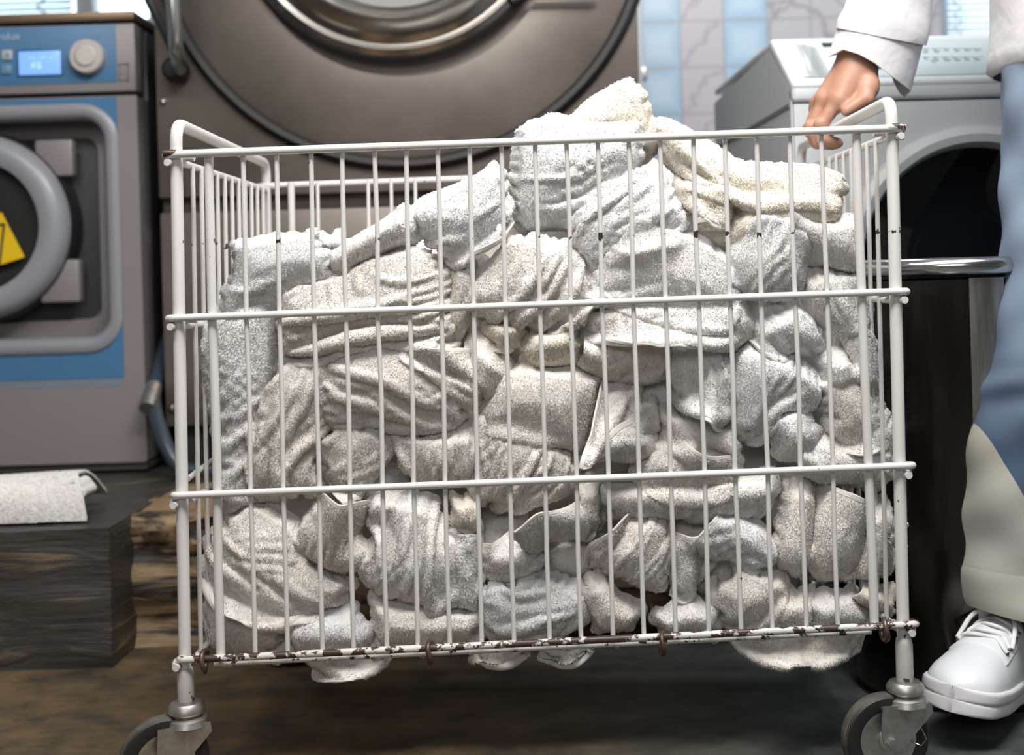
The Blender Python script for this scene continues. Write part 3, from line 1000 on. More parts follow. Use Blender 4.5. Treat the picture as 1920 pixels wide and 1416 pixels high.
# ------------------------------------------------------------------ steel bin beside the cart
BNY = 2.10
bq = P(1775, 500, BNY)
br = 0.165
bin_ = thing('waste_bin', 'dark polished steel bin with a shiny rim behind the white sneaker', 'bin', (bq.x, BNY, 0))
zr = P(1775, 500, BNY - br).z
BINM = mat('dark_polished_steel', (0.055, 0.05, 0.047), 0.16, 1.0, (0.10, 0.09, 0.08), 2.0, rough2=0.3, stretch=(6, 6, 0.5))
MB().lathe([(0.0, 0.004), (br - 0.01, 0.0), (br, 0.02), (br, zr - 0.02), (br - 0.006, zr - 0.02), (br - 0.006, 0.03), (0.0, 0.03)], (bq.x, BNY, 0), (0, 0, 1), 72).build('body', BINM, bin_)
ring = [(bq.x + (br + 0.004) * math.cos(2 * PI * k / 72), BNY + (br + 0.004) * math.sin(2 * PI * k / 72), zr) for k in range(72)]
MB().tube(ring, 0.0135, 14, closed=True).build('rim', CHROME, bin_)
MB().lathe([(0.0, 0.02), (br - 0.03, 0.012), (br - 0.006, 0.0), (br - 0.006, -0.006), (0, -0.004)], (bq.x, BNY, zr - 0.006), (0, 0, 1), 64).build('lid', BINM, bin_)
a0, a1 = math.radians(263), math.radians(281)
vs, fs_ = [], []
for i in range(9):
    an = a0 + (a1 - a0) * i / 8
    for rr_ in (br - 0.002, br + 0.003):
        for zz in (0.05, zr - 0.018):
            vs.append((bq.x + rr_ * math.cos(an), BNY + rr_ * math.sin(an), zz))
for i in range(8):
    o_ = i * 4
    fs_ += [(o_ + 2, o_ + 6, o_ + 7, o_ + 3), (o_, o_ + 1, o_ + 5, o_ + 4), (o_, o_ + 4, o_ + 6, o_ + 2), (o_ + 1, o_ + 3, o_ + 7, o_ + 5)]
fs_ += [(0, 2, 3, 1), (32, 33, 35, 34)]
MB().add(vs, fs_).build('reflection_strip', mat('reflection_strip_steel', (0.46, 0.44, 0.41), 0.32, 1.0, (0.26, 0.24, 0.21), 9.0, rough2=0.4, stretch=(8, 8, 0.6)), bin_)  # lighter steel strip modelled for a bright reflection on the bin
# ------------------------------------------------------------------ the wire laundry cart
CF, CB = 1.70, 2.30            # front and back faces
ENAMEL = paint_mat('chipped_white_enamel', (0.66, 0.645, 0.62), (0.035, 0.022, 0.018), z_bands=((0.729, -0.0124, 0.010, 0.20), (0.185, 0.02, 0.03, 0.13)), amount=0.70, scale=70)
RUSTY = paint_mat('rusty_enamel', (0.60, 0.575, 0.54), (0.05, 0.028, 0.02), amount=0.47, scale=42, rough=0.45)
RUST = mat('rusty_bare_wire', (0.07, 0.045, 0.035), 0.4, 0.6, (0.16, 0.11, 0.08), 40.0)
TOP = (265, 240)


def front(px_, py_):
    return P(px_, py_, CF)


def back(p):
    """the point of the back face that matches the point p of the front face"""
    return Vector((p.x * 1.0, CB, p.z))


cb = front(1000, 1470)
cart = thing('laundry_cart', 'white chipped wire laundry cart on casters heaped with towels', 'cart', (0, (CF + CB) / 2, 0))
R_POST, R_RAIL, R_WIRE, R_SUP = 0.0082, 0.0048, 0.0032, 0.0061

# corners of the front face in the photograph, top rail / bottom rail
FL_T, FL_B = front(326, 290), front(342, 1238)
FR_T, FR_B = front(1677, 241), front(1698, 1174)


def post_x(side, z):
    a, b = (FL_T, FL_B) if side < 0 else (FR_T, FR_B)
    t = (z - b.z) / (a.z - b.z)
    return b.x + (a.x - b.x) * t


def line(pa, pb):
    a, b = front(*pa), front(*pb)
    return lambda x: a.z + (b.z - a.z) * (x - a.x) / (b.x - a.x)


RAILS = [line((326, 290), (1677, 241)), line((330, 597), (1690, 547)), line((338, 930), (1698, 874)), line((345, 1237), (1698, 1173))]
RAIL_ENDS = [((307, 290), (1695, 240)), ((312, 597), (1704, 546)), ((322, 930), (1715, 873)), ((334, 1238), (1721, 1171))]
low_z = {}
# end frames: front post, handle and back post in one bent tube
for side in (-1, 1):
    ztop = front(326, 229).z if side < 0 else front(1672, 186).z
    zbot = front(345, 1262).z if side < 0 else front(1700, 1205).z
    low_z[side] = zbot
    xt, xb_ = post_x(side, ztop), post_x(side, zbot)
    pts = bend([(xb_, CF + 0.012, zbot), (xt, CF + 0.012, ztop), (xt, CB - 0.012, ztop - 0.004), (xb_, CB - 0.012, zbot)], 0.028, 7)
    MB().tube(pts, R_POST, 16).build('end_frame', ENAMEL, cart)

# long rails, hooked round the corner posts at both ends
for i, (ea, eb) in enumerate(RAIL_ENDS):
    for face in (0, 1):
        a, b = front(*ea), front(*eb)
        y0, yin = (CF, CF + 0.020) if face == 0 else (CB, CB - 0.020)
        r = R_RAIL if i else R_RAIL * 1.12
        za, zb = a.z, b.z
        d = 0.022 if i else 0.012
        pts = [(a.x + 0.035, yin, za - 0.003), (a.x + 0.004, yin, za - 0.002), (a.x - 0.001, (y0 + yin) / 2, za - 0.001), (a.x + 0.004, y0, za),
               (b.x - 0.004, y0, zb), (b.x + 0.001, (y0 + yin) / 2, zb - 0.001), (b.x - 0.004, yin, zb - 0.002), (b.x - 0.035, yin, zb - 0.003)]
        m_rail = RUSTY if i == 3 else ENAMEL
        MB().tube(bend(pts, 0.008, 4), r, 12).build('rail' if i < 3 else 'bottom_rail', m_rail, cart)
# second bottom rail just below
for y0 in (CF + 0.018, CB - 0.018):
    a, b = front(396, 1251), front(1640, 1190)
    MB().tube([(a.x, y0, a.z), (b.x, y0, b.z)], R_RAIL, 10).build('floor_rail', ENAMEL, cart)

# upright wires of the long faces: x at the top rail and at the bottom rail in the photograph
TOPX = [454, 517, 582, 640, 701, 761, 820, 880, 940, 1003, 1062, 1121, 1179, 1238, 1301, 1360, 1420, 1482, 1541]
BOTX = [477, 538, 604, 662, 725, 783, 843, 903, 964, 1031, 1090, 1150, 1208, 1268, 1330, 1391, 1450, 1514, 1573]
SUPX = [(388, 411), (1608, 1643)]
for face in (0, 1):
    y0 = CF + 0.0055 if face == 0 else CB - 0.0055
    for name, xs_, r in (('wire', list(zip(TOPX, BOTX)), R_WIRE), ('support_post', SUPX, R_SUP)):
        for (xt, xb_) in xs_:
            yt = 290 + (xt - 326) * (241 - 290) / 1351.0
            yb = 1237 + (xb_ - 345) * (1173 - 1237) / 1353.0
            a, b = front(xt, yt), front(xb_, yb)
            yy = y0 + (r - R_WIRE) * (1 if face == 0 else -1)
            mid = [a.lerp(b, k / 6.0) for k in range(7)]
            pts = [(p.x + (random.uniform(-0.0012, 0.0012) if 0 < k < 6 else 0), yy, p.z + (0.004 if k == 0 else 0)) for k, p in enumerate(mid)]
            MB().tube(pts, r, 10).build(name, ENAMEL, cart)
# side faces: rails and upright wires
for side in (-1, 1):
    zr = [f(post_x(side, 0.6)) for f in RAILS]
    zr = [zr[0] - 0.010, zr[1] - 0.011, zr[2] - 0.012, zr[3] - 0.010]
    for i, z in enumerate(zr):
        x = post_x(side, z)
        xo = x - side * 0.006
        y0, y1 = CF - 0.004, CB + 0.004
        pts = [(xo + side * 0.014, y0, z), (xo + side * 0.013, y0 + 0.006, z), (xo, y0 + 0.03, z), (xo, y1 - 0.03, z), (xo + side * 0.013, y1 - 0.006, z), (xo + side * 0.014, y1, z)]
        MB().tube(bend(pts, 0.01, 3), R_RAIL, 10).build('side_rail', ENAMEL, cart)
        bs = MB()
        nx = x + side * 0.016
    for k in range(12):
        y = CF + 0.055 + k * (CB - CF - 0.10) / 11
        xt, xb_ = post_x(side, zr[0]) - side * 0.010, post_x(side, zr[3]) - side * 0.010
        MB().tube([(xt, y, zr[0] + 0.003), (xb_, y, zr[3])], R_WIRE, 8).build('wire', ENAMEL, cart)
    # welded studs outside the corner posts
    for i, z in enumerate(zr):
        x = post_x(side, z) + side * 0.0125
        MB().lathe([(0, -0.006), (0.004, -0.004), (0.0046, 0.002), (0.0035, 0.010), (0, 0.012)], (x, CF + 0.012, z), (side * 0.2, 1, 0.25), 12).build('stud', ENAMEL, cart)
# diagonal brace on the left side
MB().tube([P(352, 898, 1.74), P(400, 862, 1.86), P(452, 815, 2.05)], 0.004, 10).build('brace', ENAMEL, cart)
# floor of the basket
zfl = lambda x: line((396, 1251), (1640, 1190))(x) + 0.006
xl_, xr_ = post_x(-1, 0.2) + 0.02, post_x(1, 0.2) - 0.02
for k in range(14):
    x = xl_ + 0.03 + (xr_ - xl_ - 0.06) * k / 13
    MB().tube(bend([(x, CF + 0.016, zfl(x) - 0.008), (x, CF + 0.05, zfl(x) - 0.022), (x, CB - 0.05, zfl(x) - 0.022), (x, CB - 0.012, zfl(x))], 0.02, 3), 0.0028, 8).build('floor_wire', ENAMEL, cart)
# rusty ring clips that tie the floor to the bottom rail
for (cx_, cy_) in ((382, 1240), (805, 1223), (1242, 1207), (1660, 1181)):
    c = front(cx_, cy_)
    rg = [(c.x + 0.0012 * math.sin(a * 2), CF + 0.004 + 0.013 * math.cos(a), c.z - 0.001 + 0.0135 * math.sin(a)) for a in [2 * PI * k / 28 for k in range(28)]]
    MB().tube(rg, 0.0034, 10, closed=True).build('ring_clip', RUST, cart)

# legs and casters
TYRE = mat('black_tyre', (0.010, 0.010, 0.010), 0.55)
TREAD = mat('dusty_tread', (0.10, 0.09, 0.075), 0.8, 0, (0.05, 0.045, 0.04), 40.0)
WHEEL_R = 0.0575


def caster(x, y, zleg, yaw, zsock):
    """sleeve down to the swivel, fork and wheel; yaw turns the fork about the upright"""
    zsw = 0.118
    MB().lathe([(0.0, zsw + 0.002), (0.0105, zsw + 0.002), (0.0112, zsw + 0.02), (0.0112, zsock - 0.010), (0.0098, zsock - 0.002), (0.0078, zsock), (0.0, zsock)], (x, y, 0), (0, 0, 1), 24).build('leg_sleeve', paint_mat('sleeve_enamel', (0.50, 0.485, 0.46), (0.07, 0.06, 0.05), amount=0.60, scale=55), cart)
    c = MB()
    root = c.lathe([(0.0, zsw + 0.012), (0.012, zsw + 0.013), (0.020, zsw + 0.011), (0.0245, zsw + 0.005), (0.0245, zsw - 0.001), (0.019, zsw - 0.006), (0.0, zsw - 0.006)], (x, y, 0), (0, 0, 1), 40).build('caster', WORN_STEEL, cart)
    M = Matrix.Translation((x, y, 0)) @ Matrix.Rotation(yaw, 4, 'Z')
    # fork: trail runs along local -x, wheel axle along local y
    tr, w = 0.030, 0.0205
    fk = MB()
    fk.lathe([(0.0, zsw - 0.004), (0.016, zsw - 0.004), (0.0265, zsw - 0.010), (0.029, zsw - 0.018), (0.022, zsw - 0.022), (0.0, zsw - 0.022)], (x, y, 0), (0, 0, 1), 36)
    fk.box((-0.040, -w, zsw - 0.022), (0.026, w, zsw - 0.016), 0.003, 2, M)
    for s in (-1, 1):
        prof = [(-0.040, zsw - 0.014), (0.027, zsw - 0.014), (0.029, zsw - 0.026), (-0.016, WHEEL_R - 0.012), (-0.026, WHEEL_R - 0.014), (-0.038, WHEEL_R - 0.006), (-0.042, WHEEL_R + 0.012)]
        A = [M @ Vector((a, s * w, b)) for a, b in prof]
        B = [M @ Vector((a, s * (w - 0.003), b)) for a, b in prof]
        fk.loft([A, B], True)
    fk.build('fork', WORN_STEEL, root)
    ax = M.to_3x3() @ Vector((0, 1, 0))
    oc = M @ Vector((-tr, 0, WHEEL_R))
    wm = MB().lathe([(0.038, -0.012), (0.047, -0.0135), (0.054, -0.0125), (0.0572, -0.009), (0.0572, 0.009), (0.054, 0.0125), (0.047, 0.0135), (0.038, 0.012)], oc, ax, 64, closed=True).build('wheel', TYRE, root)
    MB().lathe([(0.0560, -0.0105), (0.0574, -0.0085), (0.0580, 0.0), (0.0574, 0.0085), (0.0560, 0.0105), (0.0545, 0.0)], oc, ax, 64, closed=True).build('tread', TREAD, wm)
    MB().lathe([(0.0, -0.0155), (0.010, -0.0155), (0.0125, -0.014), (0.0135, -0.0095), (0.030, -0.0095), (0.036, -0.012), (0.039, -0.012), (0.039, 0.012), (0.036, 0.012), (0.030, 0.0095), (0.0135, 0.0095), (0.0, 0.0155)], oc, ax, 56).build('hub', WORN_STEEL, root)
    MB().lathe([(0.0, -0.0275), (0.0062, -0.027), (0.0066, -0.020), (0.0066, 0.020), (0.0062, 0.027), (0.0, 0.0275)], oc, ax, 6).build('axle_bolt', WORN_STEEL, root)


for side in (-1, 1):
    for face in (0, 1):
        y = CF + 0.012 if face == 0 else CB - 0.012
        z = low_z[side]
        yaw = math.radians(8 if side > 0 else 24) if face == 0 else math.radians(200)
        caster(post_x(side, z) + 0.0005, y, z, yaw, z + 0.004)
# worn bare ends of the top rail where it wraps the corner posts
for (xa, ya, xb_, yb) in ((307, 290, 331, 289), (1664, 241, 1697, 239)):
    a, b = front(xa, ya), front(xb_, yb)
    MB().tube([(a.x, CF - 0.0006, a.z + 0.0012), (a.lerp(b, 0.5).x, CF - 0.0010, a.lerp(b, 0.5).z + 0.0012), (b.x, CF - 0.0004, b.z + 0.0010)], [0.0050, 0.0053, 0.0046], 12).build('worn_rail_end', RUSTY if xa > 1000 else RUST, cart)
# loose wire snagged on the right-hand wheel
q = P(1722, 1375, CF + 0.004)
MB().tube([(q.x - 0.012 + 0.0, q.y, q.z + 0.02), (q.x, q.y - 0.01, q.z + 0.012), (q.x + 0.007, q.y - 0.012, q.z - 0.004), (q.x, q.y - 0.012, q.z - 0.012), (q.x - 0.012, q.y - 0.004, q.z - 0.008)], 0.0006, 6).build('snagged_wire', CHROME, cart)
# ------------------------------------------------------------------ terry towels
def towel_mat(name, white, cream, rough_scale=1.0):
    m, nt, b = new_mat(name)
    geo = N(nt, 'ShaderNodeNewGeometry')
    nz = N(nt, 'ShaderNodeTexNoise', Scale=14.0, Detail=5.0, Roughness=0.55)
    nt.links.new(geo.outputs['Position'], nz.inputs['Vector'])
    rp = N(nt, 'ShaderNodeValToRGB')
    rp.color_ramp.elements[0].position = 0.40
    rp.color_ramp.elements[0].color = rgba(white)
    rp.color_ramp.elements[1].position = 0.70
    rp.color_ramp.elements[1].color = rgba(cream)
    nt.links.new(nz.outputs['Fac'], rp.inputs['Fac'])
    nt.links.new(rp.outputs['Color'], b.inputs['Base Color'])
    b.inputs['Roughness'].default_value = 0.95
    b.inputs['Specular IOR Level'].default_value = 0.1
    b.inputs['Sheen Weight'].default_value = 0.12
    b.inputs['Sheen Roughness'].default_value = 0.5
    nb = N(nt, 'ShaderNodeTexNoise', Scale=620.0, Detail=2.0)
    nt.links.new(geo.outputs['Position'], nb.inputs['Vector'])
    bp = N(nt, 'ShaderNodeBump', Strength=0.4, Distance=0.0007)
    nt.links.new(nb.outputs['Fac'], bp.inputs['Height'])
    nt.links.new(bp.outputs['Normal'], b.inputs['Normal'])
    return m


TERRY = {
    'w': towel_mat('white_terry', (0.83, 0.81, 0.785), (0.81, 0.775, 0.725)),
    'l': towel_mat('washed_terry', (0.82, 0.79, 0.745), (0.80, 0.74, 0.67)),
    'c': towel_mat('cream_terry', (0.82, 0.765, 0.67), (0.80, 0.725, 0.60)),
    'b': towel_mat('cool_white_terry', (0.82, 0.815, 0.815), (0.805, 0.785, 0.765)),
}
HEM = mat('woven_hem', (0.79, 0.765, 0.72), 0.9, 0, (0.77, 0.735, 0.67), 20.0, bump=0.0005, bscale=500, spec=0.1)

# field of the front-most surface so far: distance of the surface from the lens over (x, z)
GX0, GX1, GZ0, GZ1, GS = -0.60, 0.62, 0.08, 1.02, 0.004
GNX, GNZ = int((GX1 - GX0) / GS) + 1, int((GZ1 - GZ0) / GS) + 1
FAR = 2.4
H = np.full((GNX, GNZ), FAR)
gx = GX0 + GS * np.arange(GNX)[:, None] + 0 * np.arange(GNZ)[None, :]
gz = GZ0 + GS * np.arange(GNZ)[None, :] + 0 * np.arange(GNX)[:, None]


def depth_of(py):
    """how far behind the lens the heap's face lies, by picture height: it leans back above the rails"""
    t = min(max((430.0 - py) / 290.0, 0.0), 1.0)
    return 1.765 + 0.10 * t * t * (3 - 2 * t)


def inside(poly, x, z):
    r = np.zeros(x.shape, bool)
    n = len(poly)
    for i in range(n):
        x0, z0 = poly[i]
        x1, z1 = poly[(i + 1) % n]
        c = ((z0 > z) != (z1 > z)) & (x < (x1 - x0) * (z - z0) / (z1 - z0 + 1e-12) + x0)
        r ^= c
    return r


def seg_dist(poly, x, z):
    d = np.full(x.shape, 1e9)
    n = len(poly)
    for i in range(n):
        ax, az = poly[i]
        bx, bz_ = poly[(i + 1) % n]
        vx, vz = bx - ax, bz_ - az
        t = np.clip(((x - ax) * vx + (z - az) * vz) / (vx * vx + vz * vz + 1e-12), 0, 1)
        d = np.minimum(d, np.hypot(x - ax - t * vx, z - az - t * vz))
    return d


def sampleH(x, z):
    fx = np.clip((x - GX0) / GS, 0, GNX - 1.001)
    fz = np.clip((z - GZ0) / GS, 0, GNZ - 1.001)
    i, j = fx.astype(int), fz.astype(int)
    a, b = fx - i, fz - j
    return (H[i, j] * (1 - a) + H[i + 1, j] * a) * (1 - b) + (H[i, j + 1] * (1 - a) + H[i + 1, j + 1] * a) * b


HEAP_OUTLINE = [(412, 520), (430, 452), (500, 446), (560, 450), (600, 445), (640, 452), (700, 412), (760, 395), (800, 362), (870, 342), (925, 305),
                (965, 285), (985, 255), (1045, 228), (1078, 222), (1112, 193), (1160, 158), (1185, 150), (1206, 168), (1230, 222), (1285, 250), (1340, 280), (1385, 312),
                (1440, 318), (1530, 320), (1585, 340), (1596, 395), (1628, 480), (1634, 600), (1662, 750), (1676, 900), (1690, 1010), (1690, 1165),
                (1500, 1190), (1300, 1205), (1000, 1215), (700, 1228), (372, 1230), (372, 1020), (405, 960), (410, 840), (384, 760), (370, 640)]


def to_xz(pts):
    out = []
    for (x, y) in pts:
        p = P(x, y, depth_of(y))
        out.append((p.x, p.z))
    return out


hp_ = to_xz(HEAP_OUTLINE)
ins = inside(hp_, gx, gz)
dd = seg_dist(hp_, gx, gz)
# approximate picture height over the field
pyf = CY - (gz - HC) / 1.75 * F - gx / 1.75 * F * math.tan(ROLL)
tt = np.clip((430.0 - pyf) / 290.0, 0, 1)
face = 1.765 + 0.10 * tt * tt * (3 - 2 * tt) + 0.15
rim = np.clip(dd / 0.07, 0, 1)
core = face + 0.16 * (1 - np.sqrt(np.clip(1 - (1 - rim) ** 2, 0, 1)))
H[ins] = core[ins]
FRONT_LIMIT = 1.712


def core_mesh():
    """body of the heap behind the visible towels, down to the basket floor and back to the far wires"""
    st = 2
    rnd = np.random.RandomState(11)
    W1_ = noise2(GNX, GNZ, rnd, (16, 12))
    W2_ = noise2(GNX, GNZ, rnd, (30, 22))
    wr = 0.012 * np.abs(W1_) + 0.016 * np.sin(9 * W1_ + 5 * W2_)
    sub = (ins & (dd > 0.014))[::st, ::st]
    X, Z, Y = gx[::st, ::st], gz[::st, ::st], H[::st, ::st]
    idx = -np.ones(sub.shape, int)
    verts, faces = [], []
    for i in range(sub.shape[0]):
        for j in range(sub.shape[1]):
            if sub[i, j]:
                idx[i, j] = len(verts)
                verts.append((X[i, j], Y[i, j] + wr[i * st, j * st], Z[i, j]))
    n = len(verts)
    # rear side: lower and rounded towards the far wires
    rr = [(v[0] * 0.97, min(2.24, v[1] + 0.10 + 0.42 * min(1.0, max(0.0, (0.80 - v[2]) / 0.22))), v[2]) for v in verts]
    verts += rr
    for i in range(sub.shape[0] - 1):
        for j in range(sub.shape[1] - 1):
            q = (idx[i, j], idx[i + 1, j], idx[i + 1, j + 1], idx[i, j + 1])
            if min(q) >= 0:
                faces.append(q)
                faces.append(tuple(k + n for k in q[::-1]))
    edges = {}
    for f in faces[::2]:
        for a, b in zip(f, f[1:] + f[:1]):
            edges[(a, b)] = edges.get((a, b), 0) + 1
    for (a, b) in list(edges):
        if (b, a) not in edges:
            faces.append((b, a, a + n, b + n))
    used = sorted({i for f in faces for i in f})
    mp = {k: i for i, k in enumerate(used)}
    return [verts[k] for k in used], [tuple(mp[i] for i in f) for f in faces]


def resample(poly, n):
    """closed polyline to n points, equally spaced"""
    p = np.array(poly + [poly[0]], float)
    s = np.r_[0, np.cumsum(np.hypot(*np.diff(p, axis=0).T))]
    t = np.linspace(0, s[-1], n, endpoint=False)
    return np.c_[np.interp(t, s, p[:, 0]), np.interp(t, s, p[:, 1])]


def smooth_closed(q, k):
    for _ in range(k):
        q = 0.5 * q + 0.25 * (np.roll(q, 1, 0) + np.roll(q, -1, 0))
    return q


def coons(poly, ang, nu, nv):
    """grid over the outline; u runs along ang (the direction of the folds)"""
    q = smooth_closed(resample(poly, 400), 14)
    c, s = math.cos(ang), math.sin(ang)
    r = np.c_[q[:, 0] * c + q[:, 1] * s, -q[:, 0] * s + q[:, 1] * c]
    mn, mx = r.min(0), r.max(0)
    w = (r - mn) / (mx - mn)
    # orientation: counter-clockwise
    area2 = np.sum(r[:, 0] * np.roll(r[:, 1], -1) - np.roll(r[:, 0], -1) * r[:, 1])
    if area2 < 0:
        q, w = q[::-1], w[::-1]
    ks = [int(np.argmax(sx * (w[:, 0] - 0.5) + sz * (w[:, 1] - 0.5))) for sx, sz in ((-1, -1), (1, -1), (1, 1), (-1, 1))]

    def side(a, b, n):
        if b <= a:
            b += 400
        t = np.linspace(a, b, n)
        i = np.floor(t).astype(int)
        f = (t - i)[:, None]
        return q[i % 400] * (1 - f) + q[(i + 1) % 400] * f
    bot, rig, top, lef = side(ks[0], ks[1], nu), side(ks[1], ks[2], nv), side(ks[2], ks[3], nu)[::-1], side(ks[3], ks[0], nv)[::-1]
    u = np.linspace(0, 1, nu)[:, None, None]
    v = np.linspace(0, 1, nv)[None, :, None]
    S = (1 - v) * bot[:, None] + v * top[:, None] + (1 - u) * lef[None] + u * rig[None]
    S -= (1 - u) * (1 - v) * q[ks[0]] + u * (1 - v) * q[ks[1]] + u * v * q[ks[2]] + (1 - u) * v * q[ks[3]]
    return S


def noise2(nu, nv, rnd, cells):
    a = rnd.rand(cells[0] + 3, cells[1] + 3) * 2 - 1
    u = np.linspace(0.5, cells[0] + 0.5, nu)
    v = np.linspace(0.5, cells[1] + 0.5, nv)
    return spline2(a, u, v)


def cubic_w(t):
    """uniform cubic B-spline weights"""
    return np.stack([(1 - t) ** 3, 3 * t ** 3 - 6 * t ** 2 + 4, -3 * t ** 3 + 3 * t ** 2 + 3 * t + 1, t ** 3], 0) / 6.0


def spline2(a, u, v):
    def ax0(a, u):
        n = a.shape[0]
        i = np.clip(np.floor(u).astype(int), 0, n - 2)
        w = cubic_w(u - i)
        out = 0
        for k in range(4):
            j = np.clip(i + k - 1, 0, n - 1)
            out = out + w[k].reshape((-1,) + (1,) * (a.ndim - 1)) * a[j]
        return out
    a = ax0(a, u)
    a = np.swapaxes(ax0(np.swapaxes(a, 0, 1), v), 0, 1)
    return a


cv, cf = core_mesh()
co = mesh_object('packed_towels', cv, cf, TERRY['l'], None)
bm_ = bmesh.new()
bm_.from_mesh(co.data)
for _ in range(8):
    bmesh.ops.smooth_vert(bm_, verts=bm_.verts, factor=0.5, use_axis_x=True, use_axis_y=True, use_axis_z=True)
bm_.to_mesh(co.data)
bm_.free()
tag(co, 'mass of white towels packed inside the cart behind the visible ones', 'towels', kind='stuff')



def catmull2(a, u, v):
    def ax0(a, u):
        n = a.shape[0]
        i = np.clip(np.floor(u).astype(int), 0, n - 2)
        t = u - i
        w = [-0.5 * t + t ** 2 - 0.5 * t ** 3, 1 - 2.5 * t ** 2 + 1.5 * t ** 3, 0.5 * t + 2 * t ** 2 - 1.5 * t ** 3, -0.5 * t ** 2 + 0.5 * t ** 3]
        out = 0
        for k in range(4):
            j = np.clip(i + k - 1, 0, n - 1)
            out = out + w[k].reshape((-1,) + (1,) * (a.ndim - 1)) * a[j]
        return out
    a = ax0(a, u)
    return np.swapaxes(ax0(np.swapaxes(a, 0, 1), v), 0, 1)


